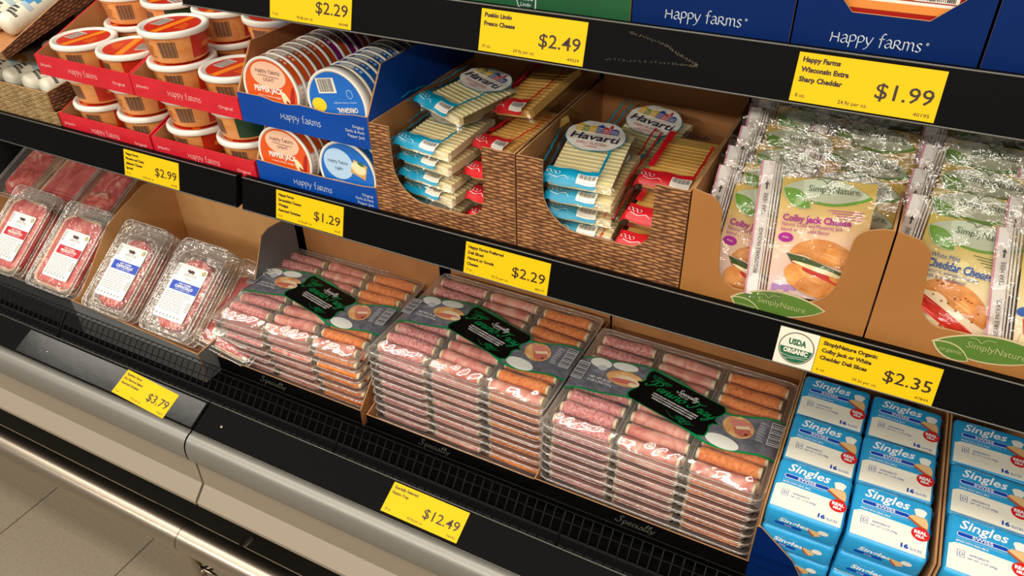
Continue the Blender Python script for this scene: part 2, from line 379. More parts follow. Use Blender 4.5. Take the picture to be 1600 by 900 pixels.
SEAM = -0.834
XL, XR = -2.5, 0.75
case = empty('refrigerated_display_case', (-0.9, 0.2, 0))
tag(case, 'open black refrigerated display case with silver bumper and beige front', 'refrigerator')
CI = Matrix.Translation((0.9, -0.2, 0))
def cpart(mb, name, mats, parent=None): 
    o = mb.build(name, mats); o.parent = parent or case
    o.matrix_local = CI if parent is None else Matrix.Identity(4)
    return o
b = MB(); b.box(XL, XR, -0.05, 0.55, 0.38, 0.4047); cpart(b, 'deck', BLACK)
b = MB(); b.box(XL, XR, 0.55, 0.58, 0.0, 1.9); cpart(b, 'back_panel', BLACK)
b = MB(); b.box(XL, XR, -0.2, -0.05, 0.36, 0.38); b.box(XL, XR, -0.055, -0.05, 0.38, 0.40); cpart(b, 'air_duct', DARK)
b = MB(); b.box(XL, XR, -0.155, 0.5, 0.1252, 0.36); cpart(b, 'base_panel', BLACK)
b = MB(); b.box(XL, XR, -0.1552, -0.150, 0.0, 0.125); cpart(b, 'kick_plate', mat('kick_taupe', (150, 134, 110), 0.4))
for k, (a, c) in enumerate(((XL, SEAM - 0.0015), (SEAM + 0.0015, XR))):
    tp = MB(); tp.prism([(-0.163, 0.5315), (-0.2065, 0.5115), (-0.209, 0.506), (-0.165, 0.520)], a, c, M=XP)
    if k == 0: tp.prism([(-0.1665, 0.5312), (-0.2045, 0.5137), (-0.2045, 0.5131), (-0.1665, 0.5306)], SEAM - 0.42, SEAM - 0.004, 1, M=XP)
    tpo = cpart(tp, 'trim_panel', [BLACKG, BLACKS])
    li = MB(); li.tube([(a, -0.1622, 0.532), (c, -0.1622, 0.532)], 0.0011, 6); li.tube([(a, -0.2075, 0.5105), (c, -0.2075, 0.5105)], 0.0012, 6)
    cpart(li, 'trim_edge', mat('edge_grey', (88, 86, 80), 0.3, 0.6), tpo)
    for sx in ((-1.19, -0.905) if k == 0 else (-0.79, -0.2)):
        sc = MB(); nrm = Matrix.Translation((sx, -0.187, 0.5208)) @ Matrix.Rotation(R(24.5), 4, 'X')
        sc.lathe([(0.0, 0.0016), (0.0018, 0.0014), (0.0028, 0.0004), (0.0030, -0.0004)], 14, 0, nrm)
        sc.box(-0.0022, 0.0022, -0.0003, 0.0003, 0.0014, 0.0018, 1, nrm)
        cpart(sc, 'screw', [STEEL, DARK], tpo)
    bp = MB()
    prof = [(-0.203, 0.5085), (-0.2085, 0.5095), (-0.2135, 0.5092), (-0.2180, 0.5075), (-0.2225, 0.504), (-0.2262, 0.499), (-0.2287, 0.4925), (-0.2300, 0.485),
            (-0.2302, 0.476), (-0.2290, 0.468), (-0.2270, 0.463), (-0.205, 0.463), (-0.203, 0.49)]
    n0 = len(prof)
    v = [(a, y, z) for y, z in prof] + [(c, y, z) for y, z in prof]
    bp.add(v, [(i, i + 1, n0 + i + 1, n0 + i) for i in range(n0 - 1)], 0, None, True)
    bp.add(v, [list(range(n0)), list(range(n0, 2 * n0))[::-1]], 1)
    cpart(bp, 'bumper', [SILVER, BLACK])
    lp = MB(); lp.prism([(-0.150, 0.462), (-0.2255, 0.462), (-0.2265, 0.4145), (-0.2485, 0.393), (-0.2485, 0.386), (-0.240, 0.380), (-0.225, 0.378), (-0.15, 0.378)], a + (0.011 if k else 0), c + (0.0095 if not k else 0), M=XP)
    cpart(lp, 'lower_panel', BEIGE)
fe = MB(); x = XL + 0.3
while x < 0.35:
    fe.tube([(x, -0.166, 0.47), (x, -0.1655, 0.515), (x, -0.1255, 0.5595), (x, -0.117, 0.5585)], 0.0008, 5); x += 0.0132
for y, z in ((-0.1255, 0.561), (-0.1345, 0.551), (-0.117, 0.5600)): fe.tube([(XL + 0.3, y, z), (0.35, y, z)], 0.0009, 5)
for px in (-1.75, -1.2, -0.60, -0.245):
    fe.tube([(px, -0.17, 0.47), (px, -0.168, 0.515), (px, -0.126, 0.562)], 0.0022, 6)
cpart(fe, 'wire_air_grille', mat('black_wire', (6, 6, 6), 0.4, spec=0.12))

ra = empty('bumper_rail', (-0.886, -0.25, 0)); tag(ra, 'round brushed steel bumper rail running along the floor before the cooler', 'rail')
for a, c in ((-2.6, -0.8935), (-0.8925, 0.7)):
    m = MB(); m.tube([(a + 0.893, 0, 0.2710), (c + 0.893, 0, 0.2710)], 0.0248, 32); m.build('rail_tube', STEEL, ra)
m = MB(); m.tube([(0.893 - 0.985, 0, 0.2710), (0.893 - 0.8945, 0, 0.2710)], 0.0253, 32); m.build('sleeve', STEEL, ra)
m = MB(); m.tube([(-0.016, 0.0, 0.25), (-0.004, 0.0, 0.10), (-0.004, 0.0, 0.003)], 0.0110, 18); m.build('post', STEEL, ra)
m = MB(); m.tube([(-0.004, 0.0, 0.17), (0.02, 0.03, 0.17), (0.03, 0.098, 0.17)], 0.006, 12)
m.lathe([(0.006, 0.0), (0.017, 0.001), (0.018, 0.005), (0.008, 0.007)], 24, 0, Matrix.Translation((0.012, 0.004, 0.165)) @ Matrix.Rotation(R(-70), 4, 'X'))
m.build('wall_bracket', STEEL, ra)
m = MB(); m.lathe([(0.0, 0.006), (0.02, 0.006), (0.024, 0.003), (0.024, 0.0)], 24); m.build('foot_flange', STEEL, ra)

# ------------------------------------------------------------------ shelves with tilted price rails
def shelf(x0, x1, ztop, zsurf, label):
    o = empty('display_shelf', ((x0 + x1) / 2, 0.25, zsurf)); tag(o, label, 'shelf')
    T = Matrix.Translation((-(x0 + x1) / 2, -0.25, -zsurf))
    def p(mb, n, m): q = mb.build(n, m, o); q.matrix_local = T; return q
    m = MB(); m.box(x0, x1, 0.012, 0.548, zsurf - 0.028, zsurf - 0.0005); p(m, 'shelf_board', BLACK)
    m = MB(); m.prism([(0.0005, ztop), (-0.0135, ztop - 0.0465), (-0.0105, ztop - 0.048), (0.0115, ztop - 0.044), (0.0115, ztop - 0.001)], x0, x1, M=XP); p(m, 'price_rail', BLACK)
    m = MB(); m.tube([(x0, 0.0003, ztop), (x1, 0.0003, ztop)], 0.0011, 6); m.tube([(x0, -0.0133, ztop - 0.0465), (x1, -0.0133, ztop - 0.0465)], 0.0010, 6)  # thin grey strips added as the highlight along the rail edges
    p(m, 'rail_edge_highlight', mat('edge_highlight_grey', (92, 90, 86), 0.3, 0.5))
    return o
ZB, ZA = 0.8360, 1.1350
shelf(XL, SEAM - 0.0062, 0.8475, ZB, 'black metal shelf holding the red tub trays, its rail ending at the seam')
shelf(SEAM + 0.0055, XR, 0.8475, ZB, 'long black metal shelf holding blue rounds, wicker boxes and brown boxes')
sa = shelf(SEAM - 0.010, XR, 1.1440, ZA, 'topmost black metal shelf carrying green and navy cartons')
sc = MB(); TR = Matrix.Translation((0, 0.0003, 1.144)) @ Matrix.Rotation(R(-16.2), 4, 'X') @ FR(0, 0, 0)
for path in ([(-0.247, -0.008), (-0.215, -0.014), (-0.196, -0.022), (-0.178, -0.029), (-0.205, -0.031), (-0.27, -0.036)],):
    q = _cr(path, 14); rr = random.Random(3)
    for i in range(len(q) - 1):
        for k in range(3):
            a = (q[i][0] + rr.gauss(0, 0.0007), q[i][1] + rr.gauss(0, 0.0005)); sc.line([a, (a[0] + rr.uniform(-0.0015, 0.0015), a[1] + rr.uniform(0.0006, 0.0018))], 0.00018, 0, TR, 0.0003)
so = sc.build('scuff_mark', mat('scuff', (110, 96, 78), 0.8), sa); so.matrix_world = Matrix.Identity(4); so.matrix_parent_inverse = Matrix.Translation((-sa.location[0], -sa.location[1], -sa.location[2]))

# ------------------------------------------------------------------ price tags
def price_tag(pos, lines, price, size, unit, code, label, tilt=16.2, name_bold=0.045, roll=0.0, lh=0.0040):
    m = MB(); W, H = 0.12, 0.0425
    m.box(0, W, -H, 0, -0.0006, 0.0003, 0); z = 0.0005
    y = -0.0072
    for t in lines:
        m.text(t, 0.0042, y - 0.0005, lh * 0.78, 1, None, z, bold=name_bold); y -= lh * 1.52
    m.text(price, W - 0.0050, -0.0295, 0.0136, 1, None, z, al='R', bold=0.006, w=0.0092 * len(price))
    m.text(size, 0.0042, -H + 0.0040, 0.0034, 1, None, z)
    m.text(unit, 0.041, -H + 0.0036, 0.0034, 1, None, z, w=0.0245)
    m.text(code, W - 0.0045, -H + 0.0032, 0.0031, 1, None, z, al='R', w=0.0026 * len(code))
    o = m.build('price_tag', [YEL, INK])
    o.matrix_world = Matrix.Translation(pos) @ Matrix.Rotation(R(-tilt), 4, 'X') @ FR(0, 0, 0) @ Matrix.Rotation(R(roll), 4, 'Z')
    return tag(o, label, 'price tag', 'yellow shelf price tags')
YA, YB = -0.0012, -0.0012
price_tag((-0.699, -0.0015, 1.1400), ['Blue Cheese Crumbles'], '$2.29', '5 oz.', '45.8¢ per oz.', '44348', 'yellow price tag reading $2.29 for cheese crumbles on the top shelf rail', lh=0.0056)
price_tag((-0.4118, -0.0013, 1.1407), ['Pueblo Lindo', 'Fresco Cheese'], '$2.49', '10 oz.', '24.9¢ per oz.', '49529', 'yellow price tag reading $2.49 for fresco cheese below the green carton', lh=0.0056)
price_tag((-0.0889, -0.0013, 1.1407), ['Happy Farms', 'Wisconsin Extra', 'Sharp Cheddar'], '$1.99', '8 oz.', '24.9¢ per oz.', '40195', 'yellow price tag reading $1.99 for sharp cheddar below the navy cartons', lh=0.0056)
price_tag((-1.0771, -0.0015, 0.8433), ['Happy Farms', 'Pimento and Zesty', 'Jalapeno Cheese', 'Spread'], '$2.99', '12 oz.', '24.9¢ per oz.', '44184', 'yellow price tag reading $2.99 for cheese spread below the red trays', lh=0.0050)
price_tag((-0.7631, -0.0015, 0.8440), ['Happy Farms', 'Spreadable Cheese', 'Wedges', 'Assorted Varieties'], '$1.29', '6 oz.', '21.5¢ per oz.', '7579', 'yellow price tag reading $1.29 for cheese wedges below the blue tray', lh=0.0050)
price_tag((-0.4480, -0.0015, 0.8428), ['Happy Farms Preferred', 'Deli Sliced', 'Havarti or Gouda', 'Cheese'], '$2.29', '7 oz.', '32.7¢ per oz.', '48577', 'yellow price tag reading $2.29 for havarti or gouda below the wicker boxes', lh=0.0050)
price_tag((-0.0092, -0.0015, 0.8425), ['SimplyNature Organic', 'Colby Jack or White', 'Cheddar Deli Slices'], '$2.35', '6 oz.', '39.2¢ per oz.', '47844', 'yellow price tag reading $2.35 for organic deli slices, right of the round organic seal', lh=0.0056)
price_tag((-1.012, -0.1652, 0.5318), ['Appleton Farms', 'Dry Flavored Salami', 'Assorted Varieties'], '$3.79', '7 oz.', '54.1¢ per oz.', '45871', 'yellow price tag reading $3.79 for salami on the shiny trim panel', tilt=65.2, roll=-3.0, lh=0.0050, name_bold=0.03)
price_tag((-0.4862, -0.1652, 0.5315), ['Specially Selected', 'Panino Tray'], '$12.49', '18 oz.', '69.4¢ per oz.', '56943', 'yellow price tag reading $12.49 for panino trays on the matte trim panel', tilt=65.2, lh=0.0050, name_bold=0.03)
# round organic seal card
m = MB(); W, H = 0.0415, 0.0425
m.box(0, W, -H, 0, -0.0006, 0.0002, 0)
m.ell(0.021, -0.0212, 0.0186, 0.0186, 1, None, 0.0004, 40); m.ell(0.021, -0.0212, 0.0176, 0.0176, 0, None, 0.0006, 40)
p = [(0.021 + 0.0170 * math.cos(R(a)), -0.0212 + 0.0170 * math.sin(R(a)), 0.0008) for a in range(180, 361, 9)]
m.poly(p, 2)
m.text('USDA', 0.021, -0.0172, 0.0068, 2, None, 0.0008, al='C', bold=0.05, w=0.0185)
m.text('ORGANIC', 0.021, -0.0272, 0.0052, 0, None, 0.0010, al='C', bold=0.05, w=0.0255)
m.line(_cr([(0.0065, -0.030), (0.018, -0.0315), (0.035, -0.0285)]), 0.0004, 0, None, 0.0010)
m.line(_cr([(0.011, -0.0345), (0.021, -0.033), (0.0335, -0.0315)]), 0.0004, 0, None, 0.0010)
o = m.build('seal_card', [mat('card_white', (222, 214, 196), 0.5), mat('seal_brown', (84, 34, 22), 0.5), mat('seal_green', (10, 92, 58), 0.5)])
o.matrix_world = Matrix.Translation((-0.0512, -0.0016, 0.8430)) @ Matrix.Rotation(R(-16.2), 4, 'X') @ FR(0, 0, 0)
tag(o, 'white card with round green organic seal beside the $2.35 tag', 'sign')

# ------------------------------------------------------------------ cartons
def carton(name, label, cat, x0, x1, y0, y1, z0, front, side, back, mo, mi, ms=None, group=None, t=0.0025, decor=None, dm=(), me=None, lside=None):
    cx = (x0 + x1) / 2; W = x1 - x0; D = y1 - y0; ms = ms or mo; me = me or KEDGE
    root = empty(name, (cx, y0, z0)); tag(root, label, cat, group)
    m = MB(); m.prism([(x - cx, z - z0) for x, z in front], 0, t, 0, 1, 2, FR(0, t, 0))
    if decor: decor(m, FR(-cx, -0.0003, -z0))
    m.build('front_panel', [mo, mi, me] + list(dm), root)
    sp = [(y - y0, z - z0) for y, z in side]
    lp = sp if lside is None else [(y - y0, z - z0) for y, z in lside]
    if lp:
        m = MB(); m.prism(lp, -W / 2, -W / 2 + t, 1, 0, 2, XP); m.build('side_panel', [ms, mi, me], root)
    m = MB(); m.prism(sp, W / 2 - t, W / 2, 0, 1, 2, XP); m.build('side_panel', [ms, mi, me], root)
    m = MB(); m.box(-W / 2 + t, W / 2 - t, D - t, D, 0, back - z0); m.build('back_panel', mi, root)
    m = MB(); m.box(-W / 2 + t, W / 2 - t, t, D - t, 0.0001, t); m.build('base_panel', mi, root)
    return root
def side(y0, y1, z0, zf, zt, run, t=0.0025):
    """side wall that rises from height zf at the front to zt over a run"""
    return [(y0 + t, z0), (y1 - t, z0), (y1 - t, zt), (y0 + t + run, zt), (y0 + t, zf)]
def arcpts(cx, cz, r, a0, a1, n=6): return [(cx + r * math.cos(R(a0 + (a1 - a0) * k / n)), cz + r * math.sin(R(a0 + (a1 - a0) * k / n))) for k in range(n + 1)]
def happy(x, z, w, mi): return lambda m, M: pen(m, 'HaPPy faRms', x, z, w, mi, M)
LETTER = mat('lettering_silver', (206, 212, 220), 0.4)
# top shelf
def dg(m, M):
    m.poly([(-0.382, 1.160), (-0.3555, 1.158), (-0.3565, 1.1425), (-0.362, 1.1385), (-0.372, 1.1395), (-0.377, 1.1435)], 3, M)
    m.poly([(-0.3808, 1.159), (-0.3567, 1.1570), (-0.3577, 1.1432), (-0.3625, 1.1397), (-0.3715, 1.1407), (-0.376, 1.1440)], 4, M, 0.0002)
    m.text('PUEBLO', -0.3685, 1.1500, 0.0042, 3, M, 0.0004, al='C', w=0.019); m.text('Lindo', -0.3680, 1.1440, 0.0038, 3, M, 0.0004, al='C', w=0.012, shear=0.2)
carton('cheese_carton', 'green cardboard cheese carton with crest on top shelf', 'carton', -0.600, -0.2545, 0.013, 0.26, ZA, [(-0.600, ZA), (-0.2545, ZA), (-0.2545, ZA + 0.14), (-0.6, ZA + 0.14)],
       side(0.013, 0.26, ZA, ZA + 0.14, ZA + 0.14, 0.01), ZA + 0.14, GREENB, KRAFT, decor=dg, dm=(LETTER, mat('crest_green', (14, 70, 40), 0.5)))
def dn1(m, M): pen(m, 'HaPPy faRms', -0.2195, 1.1505, 0.0735, 3, M, pw=0.135); m.text('®', -0.1440, 1.1565, 0.0025, 3, M)
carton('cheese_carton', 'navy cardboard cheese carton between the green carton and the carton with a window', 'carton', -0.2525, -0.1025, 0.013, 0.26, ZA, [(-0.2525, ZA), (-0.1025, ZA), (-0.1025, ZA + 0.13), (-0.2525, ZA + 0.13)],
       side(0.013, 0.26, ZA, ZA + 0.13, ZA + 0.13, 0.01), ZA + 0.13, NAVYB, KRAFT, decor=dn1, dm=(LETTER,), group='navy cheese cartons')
def dn2(m, M): pen(m, 'HaPPy faRms', -0.0680, 1.1490, 0.0745, 3, M, pw=0.135); m.text('®', 0.0085, 1.1550, 0.0025, 3, M)
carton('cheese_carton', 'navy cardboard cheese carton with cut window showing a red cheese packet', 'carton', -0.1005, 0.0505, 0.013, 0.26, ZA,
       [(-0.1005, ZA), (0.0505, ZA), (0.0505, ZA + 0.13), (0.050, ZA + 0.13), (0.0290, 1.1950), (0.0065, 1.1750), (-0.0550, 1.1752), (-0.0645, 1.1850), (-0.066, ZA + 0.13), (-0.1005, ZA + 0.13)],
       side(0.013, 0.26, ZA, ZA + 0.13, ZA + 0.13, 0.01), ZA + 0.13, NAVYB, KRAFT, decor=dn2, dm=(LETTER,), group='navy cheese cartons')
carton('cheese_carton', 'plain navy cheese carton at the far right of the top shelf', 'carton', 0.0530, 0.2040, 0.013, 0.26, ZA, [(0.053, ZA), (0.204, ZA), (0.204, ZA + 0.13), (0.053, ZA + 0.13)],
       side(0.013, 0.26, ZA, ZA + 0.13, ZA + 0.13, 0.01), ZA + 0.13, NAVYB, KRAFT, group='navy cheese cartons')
ORA = mat('pack_orange', (226, 140, 62), 0.35); REDP = mat('pack_red', (168, 30, 20), 0.35); PWHITE = mat('pack_white', (232, 226, 214), 0.4); BARK = mat('barcode_black', (36, 32, 34), 0.5)
m = MB(); m.box(-0.05, 0.05, 0, 0.05, 0, 0.09)
o = m.build('cheese_block', [REDP, ORA, PWHITE, BARK], bevel=0.004)
d = MB(); M0 = FR(0, -0.0004, 0)
d.rect(-0.047, 0.047, 0.0395, 0.0465, 0, M0); d.rect(-0.047, 0.047, 0.0465, 0.0490, 1, M0); d.rect(-0.047, 0.006, 0.0505, 0.0515, 0, M0); d.rect(0.008, 0.0125, 0.050, 0.088, 0, M0); d.rect(0.0125, 0.046, 0.050, 0.088, 1, M0); d.bars(0.0145, 0.044, 0.051, 0.087, 2, M0, 0.0003, 20, 4)
d.build('printed_label', [ORA, PWHITE, BARK], o); place(o, (-0.022, 0.020, ZA + 0.0345 - 0.032 + 0.0008))
tag(o, 'red and orange packet of block cheese behind the window of the navy carton', 'cheese')

# red tub trays
def dred(x0, zt, h):
    def f(m, M):
        pen(m, 'HaPPy faRms', x0 + 0.073, zt - h * 0.62, 0.066, 3, M, pw=0.13)
        m.text('Jalapeño', x0 + 0.008, zt - h * 0.52, 0.0048, 3, M, w=0.026); m.text('Original', x0 + 0.172, zt - h * 0.66, 0.0050, 3, M, w=0.026)
    return f
RLET = mat('lettering_pink_white', (240, 190, 186), 0.5)
RX = [(-1.2425, -1.0285), (-1.0265, -0.8145)]
RZ = [(0.8360, 0.8705), (0.9352, 0.9680)]
for r_, (z0, z1) in enumerate(RZ):
    for c_, (x0, x1) in enumerate(RX):
        if r_ == 0: x0, x1 = x0 + 0.006, x1 + 0.003
        carton('tub_tray', ('red lipped cardboard tray of cheese tubs, %s, %s' % (('lower layer', 'upper layer')[r_], ('beside the wicker trays', 'beside the blue tray')[c_])), 'tray', x0, x1, 0.0125, 0.36, z0,
               [(x0, z0), (x1, z0), (x1, z1), (x0, z1)], side(0.0125, 0.36, z0, z1, z0 + 0.085, 0.145), z0 + 0.095, REDB, KRAFT, ms=REDB, group='red cheese tub trays', decor=dred(x0, z1, z1 - z0), dm=(RLET,), me=REDB)
# blue trays
def dblue(zb, h):
    def f(m, M):
        pen(m, 'HaPPy faRms', -0.7400, zb + h * 0.40, 0.069, 3, M, pw=0.135)
        for k, t in enumerate(('Original', 'Garlic & Herb', 'Pepper Jack')): m.text(t, -0.6010, zb + h * 0.62 - k * 0.0068, 0.0044, 3, M, al='R', w=(0.018, 0.030, 0.027)[k])
    return f
for r_, (z0, z1) in enumerate(((0.8360, 0.8765), (0.9345, 0.9775))):
    x0, x1 = (-0.8055, -0.5945) if r_ == 0 else (-0.8125, -0.5935)
    fr = [(x0, z0), (x1, z0), (x1, z1 + 0.002)] + [(x0 + (x1 - x0) * (1 - k / 10), z1 - 0.0025 * math.sin(math.pi * k / 10) + (0.002 * math.sin(k * 1.7) if r_ else 0)) for k in range(1, 10)] + [(x0, z1)]
    carton('cheese_round_tray', ('blue tray of round cheese boxes, ' + ('bottom one standing on the shelf', 'top one stacked on the other')[r_]), 'tray', x0, x1, 0.0125, 0.34, z0, fr,
           side(0.0125, 0.34, z0, z1 + 0.002, (z1 + 0.058) if r_ else 0.9335, 0.040), z0 + 0.10 if r_ else 0.9335, BLUEB, KRAFT, group='blue cheese round trays', decor=dblue(z0, z1 - z0), dm=(LETTER,))
# printed wicker boxes
def ucut(x0, x1, z0, zt, a, b, zb, ra, rb):
    p = [(x0, z0), (x1, z0), (x1, zt), (b, zt)]
    p += [(b, zb + rb)] + arcpts(b - rb, zb + rb, rb, 0, -90)[1:]
    p += arcpts(a + ra, zb + ra, ra, 270, 180) + [(a, zt), (x0, zt)]
    return p
WX = [(-0.5925, -0.3840), (-0.3815, -0.1725)]
carton('cheese_slice_box', 'printed wicker cardboard box of sliced cheese next to the blue tray', 'box', WX[0][0], WX[0][1], 0.0125, 0.285, ZB, ucut(WX[0][0], WX[0][1], ZB, 0.9725, -0.5625, -0.428, 0.8715, 0.05, 0.03),
       side(0.0125, 0.285, ZB, 0.9725, 0.9725, 0.01), 1.02, WICK, KRAFT, ms=WICKY, group='printed wicker boxes')
carton('cheese_slice_box', 'printed wicker cardboard box of sliced cheese next to the brown boxes', 'box', WX[1][0], WX[1][1], 0.0125, 0.285, ZB, ucut(WX[1][0], WX[1][1], ZB, 0.9725, -0.3475, -0.2115, 0.8855, 0.05, 0.03),
       side(0.0125, 0.285, ZB, 0.9725, 0.9725, 0.01), 1.02, WICK, KRAFT, ms=WICKY, group='printed wicker boxes')
# brown organic boxes with leaf logo
LGREEN = mat('leaf_green', (86, 122, 44), 0.5); LCREAM = mat('leaf_outline', (206, 190, 150), 0.5); LTXT = mat('leaf_lettering', (170, 176, 120), 0.5)
def leafshape(x, z, w, h, rot=0.0, n=12):
    p = [(w * t, h * math.sin(math.pi * t) ** 0.8) for t in [k / n for k in range(n + 1)]] + [(w * t, -h * math.sin(math.pi * t) ** 0.8) for t in [1 - k / n for k in range(1, n)]]
    return [(x + a * math.cos(rot) - b_ * math.sin(rot), z + a * math.sin(rot) + b_ * math.cos(rot)) for a, b_ in p]
def leaf_logo(m, M, x, z, k, g, o, t):
    m.poly(leafshape(x - 0.002 * k, z, 0.104 * k, 0.0175 * k, R(7)), o, M, 0.0); m.poly(leafshape(x, z, 0.100 * k, 0.0155 * k, R(7)), g, M, 0.0002)
    m.poly(leafshape(x - 0.001 * k, z + 0.001 * k, 0.040 * k, 0.0095 * k, R(-22)), o, M, 0.0004); m.poly(leafshape(x + 0.001 * k, z + 0.0006 * k, 0.0365 * k, 0.0078 * k, R(-22)), g, M, 0.0006)
    m.text('SimplyNature.', x + 0.029 * k, z + 0.0035 * k, 0.0078 * k, t, M, 0.0008, w=0.054 * k)
    m.text('organic', x + 0.007 * k, z - 0.0075 * k, 0.0050 * k, t, M, 0.0008, w=0.021 * k)
    m.line(_cr([(x + 0.040 * k, z + 0.0115 * k), (x + 0.036 * k, z + 0.0155 * k), (x + 0.029 * k, z + 0.0155 * k)]), 0.0008 * k, t, M, 0.0008)
    m.line(_cr([(x + 0.040 * k, z + 0.0115 * k), (x + 0.045 * k, z + 0.0170 * k), (x + 0.052 * k, z + 0.0170 * k)]), 0.0008 * k, t, M, 0.0008)
OX = [(-0.1705, 0.0300), (0.0320, 0.2680)]
def ofront(x0, x1, l, zb):
    a, b_ = x0 + l, x1 - l
    top = 0.9775
    p = [(x0, ZB), (x1, ZB), (x1, top), (b_ + 0.024, top - 0.001)] + arcpts(b_ + 0.022, 0.9525, 0.022, 90, 180)[1:] + [(b_ - 0.003, zb + 0.04)] + arcpts(b_ - 0.045, zb + 0.040, 0.042, 0, -80)
    p += [(a + 0.03, zb - 0.004)] + arcpts(a + 0.035, zb + 0.024, 0.03, 250, 180) + [(a, 0.95)] + arcpts(a - 0.022, 0.9525, 0.022, 0, 90) + [(x0, top)]
    return p
carton('cheese_bag_box', 'brown cardboard box with leaf logo, filled with pink-printed cheese bags', 'box', OX[0][0], OX[0][1], 0.0125, 0.285, ZB, ofront(OX[0][0], OX[0][1], 0.0345, 0.8690), side(0.0125, 0.285, ZB, 0.9775, 0.9775, 0.01), 1.03, KRAFTO, KRAFT,
       group='brown leaf logo boxes', decor=lambda m, M: leaf_logo(m, M, -0.111, 0.8535, 0.98, 3, 4, 5), dm=(LGREEN, LCREAM, LTXT))
carton('cheese_bag_box', 'brown cardboard box with leaf logo, filled with blue-lettered cheese bags', 'box', OX[1][0], OX[1][1], 0.0125, 0.285, ZB, ofront(OX[1][0], OX[1][1], 0.0350, 0.8850), side(0.0125, 0.285, ZB, 0.9775, 0.9775, 0.01), 1.03, KRAFTO, KRAFT,
       group='brown leaf logo boxes', decor=lambda m, M: leaf_logo(m, M, 0.094, 0.8640, 1.0, 3, 4, 5), dm=(LGREEN, LCREAM, LTXT))
# lower deck boxes
ZD = 0.4048
def dspec(x, z):
    return lambda m, M: (pen(m, 'Specially', x, z, 0.058, 3, M, pw=0.22, shear=0.25), None)
GREYTXT = mat('dull_silver_ink', (92, 90, 82), 0.5)
for k, (x0, x1, tx, lab, y0, zl) in enumerate(((-1.000, -0.676, -0.90, 'panino stack with the lowest top, next to the meat packs', -0.006, 0.4430), (-0.6640, -0.3430, -0.560, 'middle stack', -0.006, 0.4400), (-0.3425, -0.0215, -0.21, 'stack next to the blue cheese singles', -0.020, 0.4605))):
    y1 = 0.270 if k == 0 else 0.285
    carton('panino_tray_box', 'black fronted kraft box, ' + lab, 'box', x0, x1, y0, y1, ZD, [(x0, ZD), (x1, ZD), (x1, zl), (x0, zl)],
           side(y0, y1, ZD, zl if k < 2 else 0.598, 0.50 if k == 0 else 0.55 if k == 1 else 0.600, 0.06 if k < 2 else 0.004), 0.70, BOXBLK, KRAFT, ms=KRAFT, group='panino tray boxes', decor=dspec(tx, zl - 0.0215), dm=(GREYTXT,), me=KEDGE,
           t=0.0018, lside=side(y0, y1, ZD, zl, 0.50, 0.2))
MS1 = [(-0.0395, ZD), (0.2525, ZD), (0.2525, 0.628), (0.184, 0.628), (0.118, 0.605), (0.078, 0.5865), (0.0402, 0.5482), (-0.002, 0.5054), (-0.022, 0.486), (-0.0395, 0.486)]
carton('meat_pack_box', 'grey lipped display box of prosciutto packs left of the kraft divider', 'box', -1.80, -1.3345, -0.042, 0.285, ZD, [(-1.80, ZD), (-1.3345, ZD), (-1.3345, 0.4870), (-1.80, 0.4870)],
       side(-0.042, 0.285, ZD, 0.480, 0.53, 0.25), 0.58, mat('grey_board_dark', (58, 58, 58), 0.5), KRAFTL, me=GREYB, group='meat pack boxes')
carton('meat_pack_box', 'kraft lined display box of capocollo packs with a tall slanted side', 'box', -1.3325, -1.003, -0.042, 0.255, ZD, [(-1.3325, ZD), (-1.003, ZD), (-1.003, 0.4720), (-1.3325, 0.4860)],
       [(-0.0395, ZD), (0.2525, ZD), (0.2525, 0.605), (0.185, 0.612), (0.165, 0.606), (0.120, 0.520), (0.090, 0.478), (-0.0395, 0.472)], 0.640, GREYB, KRAFTL, me=KEDGE, group='meat pack boxes', lside=MS1)
SX = [(-0.0205, 0.1725), (0.1745, 0.3675)]
for k, (x0, x1) in enumerate(SX):
    fr = [(x0, ZD), (x1, ZD), (x1, 0.557), (x1 - 0.004, 0.557)] + [(x1 - 0.05, 0.516), (x1 - 0.066, 0.487), (x0 + 0.066, 0.487), (x0 + 0.05, 0.516), (x0 + 0.004, 0.557), (x0, 0.557)]
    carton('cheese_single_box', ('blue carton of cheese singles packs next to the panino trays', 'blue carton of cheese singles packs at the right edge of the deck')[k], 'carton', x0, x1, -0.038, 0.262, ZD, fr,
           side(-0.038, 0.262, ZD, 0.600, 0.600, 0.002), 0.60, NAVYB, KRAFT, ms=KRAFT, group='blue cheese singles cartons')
# ------------------------------------------------------------------ cheese tubs
TUBO = nmat('tub_orange', [(0.3, (240, 144, 70)), (0.55, (248, 172, 100)), (0.75, (230, 126, 56))], 45, 4, 0.35, sss=0.2)
TUBR = mat('tub_label_red', (196, 42, 20), 0.35); TUBY = mat('tub_label_orange', (240, 130, 20), 0.35)
LIDW = mat('lid_white', (232, 226, 214), 0.3, bump=(60, 0.1, 0.002)); BARG = mat('barcode_brown', (96, 72, 60), 0.5); TUBP = mat('tub_print', (150, 84, 44), 0.5)
TUBG = mat('tub_label_green', (24, 62, 34), 0.4)
def cylpatch(m, r0, r1, a0, a1, z0, z1, mi, off=0.0003, n=8):
    v = []; 
    for j in range(2):
        for k in range(n + 1):
            a = R(a0 + (a1 - a0) * k / n); r = (r0 if j == 0 else r1) + off; v.append((r * math.cos(a), r * math.sin(a), (z0, z1)[j]))
    m.add(v, [(k, k + 1, n + 2 + k, n + 1 + k) for k in range(n)], mi, None, True)
TH = 0.0486
